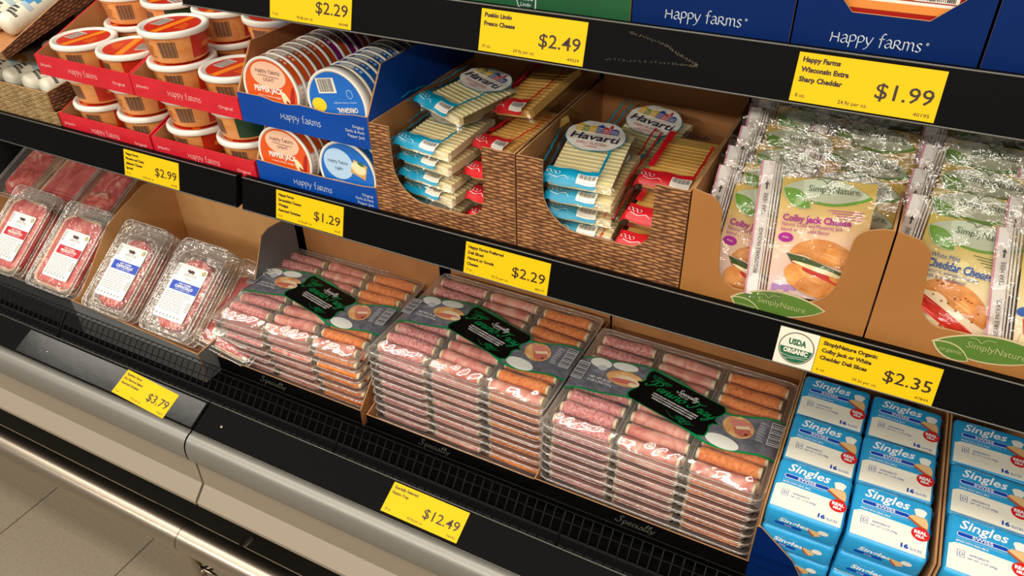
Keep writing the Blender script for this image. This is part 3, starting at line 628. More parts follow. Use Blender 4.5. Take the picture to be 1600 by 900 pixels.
def make_tub(kind):
    root = empty('cheese_tub')
    rb, rt, h = 0.0400, 0.0462, 0.0425
    rr = lambda z: rb + (rt - rb) * (z / h)
    m = MB(); m.lathe([(0, 0.0005), (rb - 0.004, 0.0), (rb, 0.003), (rt, h)], 40)
    face = {'bar': -90, 'red': 20, 'green': 60}[kind]
    z0, z1 = 0.006, 0.039
    cylpatch(m, rr(z0), rr(z1), face + 72, face + 190, z0, z1, 1 if kind != 'green' else 4, n=24)          # printed front label
    if kind != 'green':
        cylpatch(m, rr(0.018), rr(0.025), face + 95, face + 170, 0.018, 0.025, 2, 0.0005, 20)
    for k in range(14):                                                                # bar code block
        a = face + 10 + k * 2.4; cylpatch(m, rr(0.010), rr(0.034), a, a + (1.7 if k % 3 else 1.0), 0.010, 0.034, 3, 0.0004, 2)
    for k in range(7):                                                                 # nutrition lines
        z = 0.010 + k * 0.0038; cylpatch(m, rr(z), rr(z + 0.0016), face - 42, face - 2 - (k * 7) % 9, z, z + 0.0016, 5, 0.0004, 8)
    m.build('cup', [TUBO, TUBR, TUBY, BARG, TUBG, TUBP], root)
    m = MB(); m.lathe([(0.0462, 0.0408), (0.0496, 0.0398), (0.0505, 0.0412), (0.0505, 0.0465), (0.0490, 0.0486), (0.0450, 0.0486), (0.0438, 0.0466), (0.0, 0.0464)], 48)
    lid = m.build('lid', LIDW, root)
    d = MB(); M = Matrix.Translation((0, 0, 0.0467)); d.ell(0, 0, 0.0400, 0.0400, 0, M, 0, 40)
    d.poly([(-0.006, -0.0385), (0.006, -0.0385), (0.009, 0.0385), (-0.003, 0.0385)], 1, M, 0.0002)
    d.rect(-0.033, -0.013, -0.012, 0.017, 2, M, 0.0002); 
    for k in range(9): d.rect(-0.0325, -0.0135, -0.011 + k * 0.003, -0.0095 + k * 0.003 + 0.0006 * (k % 2), 3, M, 0.0004)
    for k in range(4): d.rect(0.014, 0.033 - k * 0.003, -0.012 + k * 0.006, -0.010 + k * 0.006, 1, M, 0.0002)
    d.build('lid_label', [TUBR, TUBY, PWHITE, BARG], lid)
    return root
TUBS = {k: make_tub(k) for k in ('bar', 'red', 'green')}
_used = set()
def put(src, key, loc, rot=(0, 0, 0)):
    o = src if key not in _used else copy_tree(src)
    _used.add(key); return place(o, loc, rot)
COLX = [[-1.187, -1.083], [-0.9725, -0.8685]]
ROWY = [0.0690, 0.1725, 0.2760]
tub_list = []
for t_ in (0, 1):
    for lev in (0, 1):
        zb = (0.8390, 0.9382)[lev]
        for c_ in (0, 1):
            for r_ in (0, 1, 2):
                for l_ in (0, 1):
                    if lev == 1 and r_ == 0 and l_ == 1 and not (t_ == 1 and c_ == 0): continue
                    if lev == 0 and r_ > 0: continue
                    if lev == 1 and r_ == 2 and l_ == 0: pass
                    kind = 'bar'; rz = 0.0
                    if lev == 0 and l_ == 1 and t_ == 0 and c_ == 0: kind = 'red'; rz = R(-130)
                    if (lev, t_, c_, r_, l_) == (1, 0, 1, 0, 0): kind = 'red'; rz = R(-150)
                    if (lev, t_, c_, r_, l_) in ((1, 1, 1, 1, 1), (0, 1, 0, 0, 0)): kind = 'red'; rz = R(-140)
                    if (lev, t_, c_, r_, l_) in ((0, 1, 1, 0, 1), (1, 0, 1, 1, 1)): kind = 'green'; rz = R(-190)
                    tub_list.append((t_, lev, c_, r_, l_, kind, rz))
side_w = (('tray beside wicker'), ('tray beside blue tray'))
for (t_, lev, c_, r_, l_, kind, rz) in tub_list:
    o = put(TUBS[kind], 'tub' + kind, (COLX[t_][c_] + (0.004 if lev == 0 else 0), ROWY[r_] + random.uniform(-0.001, 0.001), (0.8390, 0.9382)[lev] + l_ * TH), (0, 0, rz + R(random.uniform(-14, 14))))
    tag(o, 'orange cheese tub, %s row %s, %s, %s red %s' % (('front', 'middle', 'back')[r_], ('left', 'right')[c_], ('bottom', 'top')[l_], ('lower', 'upper')[lev], side_w[t_]), 'tub', 'orange cheese spread tubs')

# ------------------------------------------------------------------ round cheese boxes standing on edge
DW = mat('round_white', (236, 230, 220), 0.35); DO = mat('round_orange', (222, 84, 24), 0.35); DB = mat('round_blue', (20, 104, 196), 0.35); DM = mat('round_magenta', (150, 20, 110), 0.35)
DLB = mat('round_pale_blue', (176, 208, 236), 0.35); DLO = mat('round_pale_orange', (240, 190, 160), 0.35); DY = mat('round_yellow', (232, 206, 40), 0.4); DCR = mat('cracker', (206, 160, 96), 0.5); DCH = mat('cream_cheese', (238, 222, 176), 0.5); DGN = mat('basil', (60, 110, 40), 0.5); DRD = mat('chilli', (176, 30, 20), 0.4)
def make_round(kind):
    root = empty('cheese_round_box'); r = 0.0478; t = 0.0150; c = {'o': DO, 'm': DM, 'b': DB}[kind]
    MX = Matrix(((1, 0, 0, 0), (0, 0, 1, 0), (0, -1, 0, r), (0, 0, 0, 1)))     # lathe axis along +y, resting on z=0
    m = MB(); m.lathe([(r - 0.0012, 0.0042), (r - 0.0012, t), (0, t)], 48, 0, MX)
    for k, (a, sp_, ci) in enumerate(((160, 40, 2), (203, 58, 1), (264, 24, 2), (291, 52, 1), (346, 40, 2), (30, 60, 1))):   # printing round the rim
        v = []
        for z in (0.0050, 0.0146):
            for j in range(13):
                q = R(a + sp_ * j / 12); v.append(((r - 0.0009) * math.cos(q), (r - 0.0009) * math.sin(q), z))
        m.add(v, [(j, j + 1, 14 + j, 13 + j) for j in range(12)], ci, MX, True)
        for j in range(5 if ci == 2 else 0):
            v = []
            for z in (0.0075, 0.0118):
                for i in range(3): q = R(a + 4 + j * 8 + 5 * i / 2); v.append(((r - 0.0006) * math.cos(q), (r - 0.0006) * math.sin(q), z))
            m.add(v, [(0, 1, 4, 3), (1, 2, 5, 4)], 3, MX, True)
    m.build('box_base', [DW, c, DW, DLB if kind == 'b' else DLO], root)
    m = MB(); m.lathe([(0, 0.0010), (r - 0.0035, 0.0010), (r - 0.0028, 0.0), (r - 0.0008, 0.0), (r, 0.0008), (r, 0.0042), (r - 0.0014, 0.0046)], 56, 0, MX)
    lid = m.build('box_lid', [DW], root)
    d = MB(); M = Matrix(((1, 0, 0, 0), (0, 0, -1, 0.0010 - 0.0003), (0, 1, 0, r), (0, 0, 0, 1)))
    d.ell(0, 0, r - 0.004, r - 0.004, 0, M, 0, 48)
    if kind != 'b':
        d.ell(0.0, 0.0225, 0.030, 0.0185, 1, M, 0.0002, 32)
        d.ell(0.026, -0.012, 0.006, 0.016, 2, M, 0.0003, 20, R(25)); d.ell(0.036, -0.004, 0.0035, 0.017, 3, M, 0.0004, 20, R(-14)); d.ell(0.032, -0.018, 0.003, 0.012, 3, M, 0.0004, 16, R(40))
        d.text('PEPPER JACK', -0.003, -0.0015, 0.0078, 4, M, 0.0005, al='C', bold=0.04, w=0.050)
        pen(d, 'HaPPy faRms', -0.021, 0.0250, 0.042, 5, M, 0.0005, pw=0.17); d.line([(-0.018, 0.0215), (0.018, 0.0205)], 0.0008, 5, M, 0.0005)
        d.text('LIGHT', 0, 0.0140, 0.0050, 5, M, 0.0005, al='C'); d.text('creamy cheese wedges', -0.004, -0.0085, 0.0032, 4, M, 0.0005, al='C')
        mats = [c, DLO, DCH, DRD, DW, mat('round_ink', (70, 50, 60), 0.5)]
    else:
        d.ell(-0.013, 0.012, 0.025, 0.023, 1, M, 0.0002, 32, R(10))
        d.poly([(0.006, 0.004), (0.030, -0.004), (0.036, 0.018), (0.014, 0.024)], 2, M, 0.0003); d.ell(0.021, 0.012, 0.012, 0.009, 3, M, 0.0004, 20, R(-15)); d.ell(0.025, 0.019, 0.006, 0.0025, 4, M, 0.0005, 12, R(-20))
        d.text('ORIGINAL', -0.010, -0.020, 0.0068, 5, M, 0.0005, al='C', bold=0.03, w=0.036)
        pen(d, 'HaPPy faRms', -0.0305, 0.013, 0.034, 6, M, 0.0005, pw=0.17); d.text('Light', -0.013, 0.0035, 0.0048, 6, M, 0.0005, al='C', shear=0.3)
        d.text('creamy cheese wedges', -0.008, -0.0275, 0.003, 5, M, 0.0005, al='C')
        d.ell(0.018, -0.031, 0.011, 0.0085, 7, M, 0.0004, 24); d.text('35', 0.018, -0.034, 0.0060, 6, M, 0.0006, al='C', bold=0.03)
        mats = [c, DLB, DCR, DCH, DGN, DW, mat('round_ink_blue', (50, 60, 100), 0.5), DY]
    d.build('face_print', mats, lid)
    return root
def make_round_back():
    """a blue box set in back to front: bar code and upside-down lettering"""
    root = empty('cheese_round_box'); r = 0.0478; t = 0.0150
    MX = Matrix(((1, 0, 0, 0), (0, 0, 1, 0), (0, -1, 0, r), (0, 0, 0, 1)))
    m = MB(); m.lathe([(0, 0.0010), (r - 0.0035, 0.0010), (r - 0.0028, 0.0), (r - 0.0008, 0.0), (r, 0.0008), (r, t), (0, t)], 56, 0, MX)
    m.build('box_base', [DW], root)
    d = MB(); M = Matrix(((1, 0, 0, 0), (0, 0, -1, 0.0007), (0, 1, 0, r), (0, 0, 0, 1))) @ Matrix.Rotation(R(10), 4, 'Z')
    d.ell(0, 0, r - 0.004, r - 0.004, 0, M, 0, 48)
    d.rect(-0.024, 0.006, 0.016, 0.036, 1, M, 0.0002); d.bars(-0.021, 0.003, 0.018, 0.035, 2, M, 0.0004, 16, 9)
    d.ell(-0.029, 0.001, 0.012, 0.0095, 3, M, 0.0003, 24)
    M2 = M @ Matrix.Rotation(R(180), 4, 'Z')
    d.text('ORIGINAL', -0.016, 0.004, 0.0068, 1, M2, 0.0005, al='C', bold=0.03, w=0.034); d.text('creamy cheese wedges', -0.016, -0.004, 0.003, 4, M2, 0.0005, al='C')
    d.ell(0.026, 0.014, 0.005, 0.006, 4, M, 0.0003, 16); d.ell(0.026, 0.014, 0.0042, 0.0052, 0, M, 0.0004, 16)
    d.build('face_print', [DB, PWHITE, BARK, DY, DLB], root)
    return root
RD = {'o': make_round('o'), 'm': make_round('m'), 'b': make_round('b'), 'x': make_round_back()}
for lev, zb in ((1, 0.9372), (0, 0.8386)):
    for c_ in (0, 1):
        n = 12 if lev else 9
        for k in range(n):
            if lev == 0 and k > 2: continue
            kind = 'b' if c_ else 'o'
            if c_ == 0 and lev and k in (6, 8, 9): kind = 'm'
            if c_ == 1 and lev and k == 0: kind = 'x'
            o = put(RD[kind], 'round' + kind, ((-0.7545, -0.6445)[c_] + 0.0012 * (k % 2), 0.0180 + k * 0.01535, zb), (0, 0, 0))
            col = {'o': 'orange', 'm': 'magenta', 'b': 'blue', 'x': 'blue'}[kind]
            tag(o, '%s round cheese box on edge, %s from the front, %s blue tray' % (col, ORD[k], ('lower', 'upper')[lev]), 'cheese box', 'round cheese boxes on edge')

# ------------------------------------------------------------------ sliced cheese packs in the wicker boxes
CHW = nmat('cheese_pale', [(0.3, (246, 232, 182)), (0.7, (252, 241, 202))], 40, 3, 0.45, sss=0.15); CHY = nmat('cheese_golden', [(0.3, (228, 180, 96)), (0.7, (238, 196, 116))], 40, 3, 0.45, sss=0.15)
TEAL = mat('print_teal', (10, 142, 178), 0.35, bump=(70, 0.5, 0.002)); GRED = mat('print_red', (204, 26, 36), 0.35, bump=(70, 0.5, 0.002))
CLEAR = film('clear_film', (250, 248, 244), 0.05, 0.45, 0.10, (45, 0.9, 0.004)); SCRIB = mat('print_white_line', (236, 240, 240), 0.4)
def make_slices(kind):
    W, D, H = (0.088, 0.130, 0.018) if kind == 'h' else (0.078, 0.120, 0.018); cheese = CHW if kind == 'h' else CHY; band = TEAL if kind == 'h' else GRED
    root = empty('sliced_cheese_pack')
    m = MB(); n = 13; y0 = 0.008; y1 = D - 0.014                                   # overlapping slices, each a thin sheet
    for k in range(n):
        a = y0 + (y1 - y0 - 0.012) * k / n; zt = H - 0.0030
        m.add([(0.006, a, 0.003), (W - 0.004, a, 0.003), (W - 0.004, a + 0.022, 0.003), (0.006, a + 0.022, 0.003), (0.006, a, zt), (W - 0.004, a, zt), (W - 0.004, a + 0.022, zt - 0.0042), (0.006, a + 0.022, zt - 0.0042)],
              [(3, 2, 1, 0), (4, 5, 6, 7), (0, 1, 5, 4), (1, 2, 6, 5), (2, 3, 7, 6), (3, 0, 4, 7)])
    m.build('cheese_slices', cheese, root)
    prof = lambda u: 0.0028 + (H - 0.0028) * min(1.0, math.sin(math.pi * min(max(u, 0.0), 1.0)) * 3.2) ** 0.6
    wob = lambda x, y: 0.0009 * math.sin(x * 190 + y * 80) + 0.0007 * math.sin(y * 260 - x * 60)
    def top(x, y):
        u = (x + 0.004) / (W + 0.012); v = (y + 0.002) / (D + 0.006)
        return 0.003 + (H - 0.002) * min(1.0, math.sin(math.pi * min(max(u, 0.002), 0.998)) * 4.0) ** 0.5 * min(1.0, math.sin(math.pi * min(max(v, 0.002), 0.998)) * 5.0) ** 0.5 + wob(x, y)
    m = MB(); m.grid(22, 28, lambda u, v: ((-0.004 + (W + 0.012) * u), -0.002 + (D + 0.006) * v, top(-0.004 + (W + 0.012) * u, -0.002 + (D + 0.006) * v)), 0)
    m.grid(10, 10, lambda u, v: ((-0.004 + (W + 0.012) * u), -0.002 + (D + 0.006) * v, 0.0018 + 0.0008 * math.sin(u * 9)), 0, flip=True)
    m.build('clear_wrap', CLEAR, root)
    p = MB(); z = 0.0006
    P = lambda x, y, e=0.0006: (x, y, top(x, y) + e)
    def patch(x0, x1, y0, y1, mi, e=0.0006, nu=14, nv=5): p.grid(nu, nv, lambda u, v: P(x0 + (x1 - x0) * u, y0 + (y1 - y0) * v, e), mi)
    patch(-0.003, 0.066, 0.0005, 0.024, 0)                                        # front band with emblem and bar code
    patch(0.064, 0.067, 0.020, D - 0.03, 0, nv=10, nu=2); patch(-0.003, 0.0, 0.02, D, 0, nv=10, nu=2)
    patch(0.042, 0.066, 0.003, 0.016, 1, 0.0009)
    for k in range(13): patch(0.0435 + k * 0.00165, 0.0435 + k * 0.00165 + (0.0009 if k % 3 else 0.0005), 0.0045, 0.0150, 2, 0.0012, 1, 2)
    for cx in (0.006, 0.0115, 0.017):                                             # white line drawing on the band
        q = [(cx + 0.0026 * math.cos(a), 0.0125 + 0.0034 * math.sin(a)) for a in [k * 0.6 for k in range(11)]]
        for a, b_ in zip(q, q[1:]):
            pa, pb = P(*a, 0.001), P(*b_, 0.001); p.add([pa, (pa[0] + 0.0007, pa[1] + 0.0004, pa[2]), (pb[0] + 0.0007, pb[1] + 0.0004, pb[2]), pb], [(0, 1, 2, 3)], 3)
    q = _cr([(0.008, 0.006), (0.018, 0.0055), (0.026, 0.0085), (0.032, 0.0050)])
    for a, b_ in zip(q, q[1:]):
        pa, pb = P(*a, 0.001), P(*b_, 0.001); p.add([pa, (pa[0], pa[1] + 0.0011, pa[2]), (pb[0], pb[1] + 0.0011, pb[2]), pb], [(3, 2, 1, 0)], 3)
    # label at the back: white oval panel with the name under a row of gabled houses
    def oval(mi, rx, ry, e, cx=0.040, cy=0.094):
        V = [P(cx, cy, e)] + [P(cx + rx * t * math.cos(a), cy + ry * t * math.sin(a), e) for t in (0.3, 0.6, 0.85, 1.0) for a in [2 * math.pi * k / 28 for k in range(28)]]
        p.add(V, [(0, 1 + k, 1 + (k + 1) % 28) for k in range(28)] + [(1 + j * 28 + k, 29 + j * 28 + k, 29 + j * 28 + (k + 1) % 28, 1 + j * 28 + (k + 1) % 28) for j in range(3) for k in range(28)], mi, None, True)
    if kind == 'h': oval(0, 0.0385, 0.0325, 0.0010); oval(1, 0.0375, 0.0317, 0.0013)
    zt = top(0.040, 0.094) + 0.0024; M = Matrix.Translation((0, 0, zt))
    if kind == 'h':
        p.text('Havarti', 0.041, 0.0825, 0.0135, 4, M, 0, al='C', w=0.062, bold=0.015, shear=0.15); p.text('DELI SLICED', 0.040, 0.0735, 0.0052, 5, M, 0, al='C', w=0.038); p.text('CHEESE', 0.040, 0.0680, 0.0036, 5, M, 0, al='C')
        hx = 0.0125
        for k, (hw, hh, ci) in enumerate(((0.009, 0.016, 6), (0.008, 0.013, 7), (0.010, 0.014, 6), (0.009, 0.018, 8), (0.007, 0.014, 9), (0.004, 0.021, 9), (0.009, 0.013, 8))):
            p.poly([(hx, 0.0985), (hx + hw, 0.0985), (hx + hw, 0.0985 + hh * 0.75), (hx + hw * 0.5, 0.0985 + hh), (hx, 0.0985 + hh * 0.75)], ci, M, 0.0002 if k % 2 else 0.0003)
            for i in range(3):
                for j in range(3): p.rect(hx + hw * (0.14 + 0.28 * i), hx + hw * (0.30 + 0.28 * i), 0.1000 + hh * 0.2 * j, 0.1000 + hh * (0.2 * j + 0.1), 10, M, 0.0005)
            hx += hw - 0.0004
    else:
        p.text('Gouda', 0.040, 0.0985, 0.0090, 4, M, 0, al='C', w=0.034, bold=0.01, shear=0.15)
        patch(0.004, 0.012, 0.030, D - 0.012, 0, 0.0008, 2, 10)
    p.build('printed_label', [band, PWHITE, BARK, SCRIB, mat('label_ink', (40, 26, 60), 0.5), mat('label_red_ink', (190, 40, 60), 0.5), mat('house_yellow', (226, 178, 30), 0.5), mat('house_green', (120, 140, 40), 0.5),
                              mat('house_blue', (40, 70, 150), 0.5), mat('house_red', (190, 40, 50), 0.5), mat('house_window', (250, 244, 230), 0.5)], root)
    m = MB()                                                                       # loose seal flap of the film along the left side
    m.grid(4, 18, lambda u, v: (-0.004 - 0.020 * u, -0.002 + (D + 0.004) * v, 0.004 + 0.003 * u * math.sin(v * 9) + 0.006 * u + 0.0012 * math.sin(v * 40 + u * 5)), 0)
    for e in (0.35, 0.8):
        m.grid(1, 18, lambda u, v: (-0.004 - 0.020 * (e + 0.12 * u), -0.002 + (D + 0.004) * v, 0.0046 + 0.003 * e * math.sin(v * 9) + 0.006 * e + 0.0012 * math.sin(v * 40 + e * 5)), 1)
    m.build('seal_flap', [CLEAR, band], root)
    return root
SL = {'h': make_slices('h'), 'g': make_slices('g')}
def slices(kind, loc, rot, label):
    o = put(SL[kind], 'slices' + kind, loc, tuple(R(a) for a in rot)); tag(o, label, 'cheese', 'sliced cheese packs in wicker boxes')
for b_, bn in ((0, 'first wicker box from the left'), (1, 'wicker box next to the brown boxes')):
    xl = (-0.570, -0.3500)[b_]
    for k in range(5):
        top = (k == 4); z = 0.8395 + 0.0222 * k
        tx = (5.0, 11.0)[b_] * (0.5 + 0.12 * k)
        slices('h', (xl + 0.002 * (k % 2) - 0.001 * k, (0.033, 0.023)[b_] + (0.002, -0.001)[b_] * (k % 2), z), (tx, 1.5 * (-1) ** k, ((-7, 4)[b_]) + 2.5 * (-1) ** k),
               'teal cheese pack, %s, in the %s' % (('bottom', 'second from bottom', 'middle', 'second from top', 'top')[k] if b_ else ('bottom', 'second from bottom', 'third from bottom', 'fourth from bottom', 'fifth from bottom')[k], bn))
slices('h', (-0.565, 0.075, 0.973), (5, 4, -19), 'teal cheese pack lying askew on top of the pile in the first wicker box')
for k, (x, y, z, rx, ry, rz) in enumerate(((-0.470, 0.036, 0.8400, 4, -2, -10), (-0.472, 0.043, 0.866, 10, -8, -16), (-0.478, 0.052, 0.896, 11, -10, -20), (-0.478, 0.078, 0.924, 12, -10, -24), (-0.474, 0.120, 0.957, 18, -12, -20))):
    slices('g', (x, y, z), (rx, ry, rz), 'red cheese pack, %s from the bottom, in the first wicker box' % ORD[k])
for k, (x, y, z, rx, ry, rz) in enumerate(((-0.2560, 0.022, 0.8395, 4, 2, 0), (-0.2565, 0.022, 0.865, 12, 2, 1), (-0.2560, 0.040, 0.893, 12, 3, -2), (-0.2555, 0.080, 0.920, 10, -2, -3))):
    slices('g', (x, y, z), (rx, ry, rz), 'red cheese pack, %s from bottom, wicker box beside the brown boxes' % ORD[k])
slices('h', (-0.338, 0.140, 0.912), (14, 3, -10), 'teal cheese pack poking out askew behind the havarti pile')

# ------------------------------------------------------------------ organic cheese bags
BUN = nmat('bun_print', [(0.3, (206, 124, 54)), (0.7, (232, 164, 90))], 60, 3, 0.35); TOM = mat('tomato_print', (206, 50, 32), 0.35); LET = mat('lettuce_print', (64, 90, 40), 0.4); CHS = mat('cheese_print', (240, 226, 180), 0.4)
SEED = mat('bun_speck', (150, 70, 40), 0.4); PURP = mat('print_purple', (168, 40, 140), 0.4); BLUP = mat('print_blue', (52, 92, 160), 0.4); LIL = mat('print_lilac', (190, 140, 214), 0.4)
GPALE = mat('leaf_pale', (198, 208, 182), 0.4); GLEAF = mat('leaf_bright', (110, 164, 50), 0.4); GDARK = mat('leaf_lettering_green', (70, 92, 60), 0.4); PINKL = mat('zip_pink', (206, 140, 160), 0.4); ZIPW = mat('zip_white', (226, 220, 214), 0.35, bump=(50, 0.4, 0.002))
BAGC = ramp_print('bag_print_pink', 1, [(0.0, (238, 214, 214)), (0.45, (240, 206, 176)), (0.72, (226, 196, 116)), (1.0, (206, 178, 70))], 0.0, 0.145)
BAGW = ramp_print('bag_print_cream', 1, [(0.0, (238, 226, 206)), (0.45, (240, 222, 178)), (0.75, (222, 200, 110)), (1.0, (200, 182, 80))], 0.0, 0.145)
CRINK = film('crinkled_film', (250, 248, 246), 0.085, 0.5, 0.07, (60, 1.0, 0.006))
def make_bag(kind):
    W, L, T = 0.094, 0.146, 0.009                 # lies in local xy, front looks along +z, stands up through its rotation
    root = empty('cheese_slice_bag')
    th = lambda x, y: T * (min(1, math.sin(math.pi * min(max((x + 0.010) / (W + 0.014), 0.01), 0.99)) * 3) ** 0.6) * (min(1, math.sin(math.pi * min(max((y + 0.006) / (L + 0.016), 0.01), 0.99)) * 3) ** 0.6) * 0.5
    wv = lambda x, y: 0.0006 * math.sin(x * 150 + y * 60) + 0.0005 * math.sin(y * 210 - x * 90)
    fz = lambda x, y: th(x, y) + wv(x, y)
    m = MB(); m.box(0.012, W - 0.018, 0.014, 0.104, -0.0018, 0.0018); m.build('cheese_slices', CHY if kind == 'c' else CHW, root)
    p = MB()
    def gp(x0, x1, y0, y1, mi, e, nu=8, nv=10): p.grid(nu, nv, lambda u, v: (x0 + (x1 - x0) * u, y0 + (y1 - y0) * v, fz(x0 + (x1 - x0) * u, y0 + (y1 - y0) * v) + e), mi)
    def fanp(pts, mi, e):
        c = (sum(a for a, _ in pts) / len(pts), sum(b_ for _, b_ in pts) / len(pts)); n = len(pts); V = [(c[0], c[1], fz(*c) + e)]
        for t in (0.25, 0.5, 0.75, 1.0):
            for a, b_ in pts:
                q = (c[0] + (a - c[0]) * t, c[1] + (b_ - c[1]) * t); V.append((q[0], q[1], fz(*q) + e))
        F = [(0, 1 + k, 1 + (k + 1) % n) for k in range(n)] + [(1 + j * n + k, 1 + (j + 1) * n + k, 1 + (j + 1) * n + (k + 1) % n, 1 + j * n + (k + 1) % n) for j in range(3) for k in range(n)]
        p.add(V, F, mi)
    E = lambda cx, cy, rx, ry, rot=0, a0=0, a1=360, n=22: [(cx + rx * math.cos(R(a0 + (a1 - a0) * k / n)) * math.cos(rot) - ry * math.sin(R(a0 + (a1 - a0) * k / n)) * math.sin(rot),
                                                         cy + rx * math.cos(R(a0 + (a1 - a0) * k / n)) * math.sin(rot) + ry * math.sin(R(a0 + (a1 - a0) * k / n)) * math.cos(rot)) for k in range(n + (a1 - a0 < 360))]
    gp(-0.002, W - 0.006, 0.0, 0.132, 0, 0.0004, 12, 14)
    if kind == 'c':
        fanp(E(0.050, 0.042, 0.036, 0.026, R(-14), 0, 180), 1, 0.0010); fanp([(0.012, 0.050), (0.030, 0.048), (0.050, 0.041), (0.072, 0.034), (0.086, 0.030), (0.084, 0.024), (0.060, 0.028), (0.040, 0.035), (0.018, 0.041)], 3, 0.0014)
        fanp([(0.018, 0.043), (0.045, 0.036), (0.070, 0.029), (0.083, 0.024), (0.078, 0.017), (0.050, 0.026), (0.024, 0.034)], 2, 0.0018); fanp(E(0.048, 0.023, 0.036, 0.019, R(-14), 150, 395), 1, 0.0022)
        fanp(E(0.048, 0.035, 0.030, 0.0025, R(-14)), 4, 0.0024)
    else:
        fanp(E(0.044, 0.044, 0.036, 0.025, R(-22), 0, 180), 1, 0.0010); fanp([(0.004, 0.056), (0.030, 0.044), (0.058, 0.030), (0.080, 0.018), (0.072, 0.008), (0.040, 0.022), (0.006, 0.040)], 2, 0.0014)
        fanp([(0.004, 0.041), (0.036, 0.026), (0.066, 0.012), (0.062, 0.006), (0.030, 0.018), (0.002, 0.030)], 4, 0.0018); fanp([(0.004, 0.031), (0.034, 0.017), (0.058, 0.006), (0.050, 0.002), (0.006, 0.016)], 3, 0.0020)
        rr = random.Random(5)
        for k in range(22):
            a = rr.uniform(0.012, 0.072); y = 0.062 - (a - 0.02) * 0.38 + rr.uniform(-0.012, 0.008); fanp(E(a, y, 0.0013, 0.0009, 0, 0, 360, 8), 5, 0.0012)
    # leaf header
    fanp(leafshape(0.000, 0.121, 0.086, 0.0140, R(-3)), 6, 0.0010); fanp(leafshape(0.001, 0.1225, 0.082, 0.0125, R(-3)), 7, 0.0013); fanp(leafshape(-0.001, 0.121, 0.036, 0.0088, R(-34)), 7, 0.0016); fanp(leafshape(0.000, 0.1205, 0.034, 0.0078, R(-34)), 6, 0.0019)
    ZT = lambda x, y: Matrix.Translation((0, 0, fz(x, y) + 0.0024))
    p.text('SimplyNature.', 0.024, 0.1195, 0.0068, 9, ZT(0.045, 0.12), 0, w=0.050); p.text('organic', 0.005, 0.1110, 0.0044, 8, ZT(0.015, 0.11) @ Matrix.Rotation(R(-6), 4, 'Z'), 0, w=0.017)
    p.line(_cr([(0.040, 0.1285), (0.036, 0.132), (0.030, 0.132)]), 0.0007, 9, ZT(0.04, 0.128)); p.line(_cr([(0.040, 0.1285), (0.045, 0.133), (0.052, 0.1335)]), 0.0007, 9, ZT(0.04, 0.128))
    if kind == 'c':
        p.text('Colby Jack Cheese', 0.003, 0.086, 0.0072, 10, ZT(0.045, 0.085), 0, w=0.067, bold=0.035); p.text('Natural Colby and Monterey Jack', 0.003, 0.0800, 0.0044, 10, ZT(0.045, 0.079), 0, w=0.060); p.text('blend with a mild flavor', 0.003, 0.0742, 0.0044, 10, ZT(0.045, 0.073), 0, w=0.048)
        fanp(E(0.009, 0.067, 0.0076, 0.0056), 10, 0.0012); p.text('PULL', 0.009, 0.0665, 0.0022, 8, ZT(0.009, 0.067), 0, al='C'); 
        for k in range(4): gp(0.002 + k * 0.0065, 0.0075 + k * 0.0065, 0.006 + 0.002 * (k % 2), 0.014, 11, 0.0012, 2, 2)
    else:
        p.text('White Mild', 0.010, 0.091, 0.0052, 10, ZT(0.02, 0.09), 0, w=0.026); p.text('Cheddar Cheese', 0.009, 0.0805, 0.0088, 10, ZT(0.045, 0.081), 0, w=0.060, bold=0.03); p.text('Natural, smooth texture', 0.009, 0.0745, 0.0046, 10, ZT(0.045, 0.074), 0, w=0.050); p.text('with a mild flavor', 0.009, 0.0690, 0.0046, 10, ZT(0.045, 0.069), 0, w=0.040)
        fanp(E(0.004, 0.063, 0.0060, 0.0050), 10, 0.0012)
    for k in range(4): p.rect(0.046 + 0.004 * k, 0.080 - 0.002 * (k % 2), 0.1010 - k * 0.0027, 0.1018 - k * 0.0027, 9 if kind == 'w' else 10, ZT(0.065, 0.097))
    p.build('printed_film', [BAGC if kind == 'c' else BAGW, BUN, TOM, LET, CHS, SEED, GLEAF, GPALE, PWHITE, GDARK, PURP if kind == 'c' else BLUP, LIL], root)
    z = MB()                                        # zip strip down the left edge
    z.grid(3, 16, lambda u, v: (-0.024 + 0.012 * u, -0.004 + (L + 0.004) * v, 0.0015 + 0.0008 * math.sin(v * 7)), 0)
    z.grid(1, 16, lambda u, v: (-0.0255 + 0.002 * u, -0.004 + (L + 0.004) * v, 0.0017 + 0.0008 * math.sin(v * 7)), 1)
    for x in (-0.0105, -0.0075, -0.0045): z.tube([(x, -0.003, 0.0022), (x, L - 0.002, 0.0026)], 0.0009, 6)
    MZ = Matrix.Translation((-0.0150, 0.022, 0.0031)) @ Matrix.Rotation(R(90), 4, 'Z')
    z.text('RECLOSEABLE PACKAGE', 0.0, 0.0, 0.0042, 2, MZ, 0, w=0.052); z.text('TEAR HERE', 0.066, 0.0, 0.0042, 2, MZ, 0, w=0.024)
    z.poly([(0.094, 0.0015), (0.099, 0.0015), (0.099, 0.0), (0.103, 0.0022), (0.099, 0.0044), (0.099, 0.0029), (0.094, 0.0029)], 2, MZ)
    z.build('zip_strip', [ZIPW, PINKL, BARK], root)
    c = MB(); rr = random.Random(11); ph = [rr.uniform(0, 6) for _ in range(6)]
    c.grid(26, 34, lambda u, v: (-0.026 + (W + 0.034) * u, -0.008 + (L + 0.020) * v, fz(-0.026 + (W + 0.034) * u, -0.008 + (L + 0.020) * v) + 0.0026 + 0.0013 * math.sin(u * 17 + ph[0] + v * 9) + 0.0012 * math.sin(v * 23 - u * 11 + ph[1]) + 0.0006 * math.sin(v * 47 + u * 29)), 0)
    c.build('clear_bag', CRINK, root)
    return root
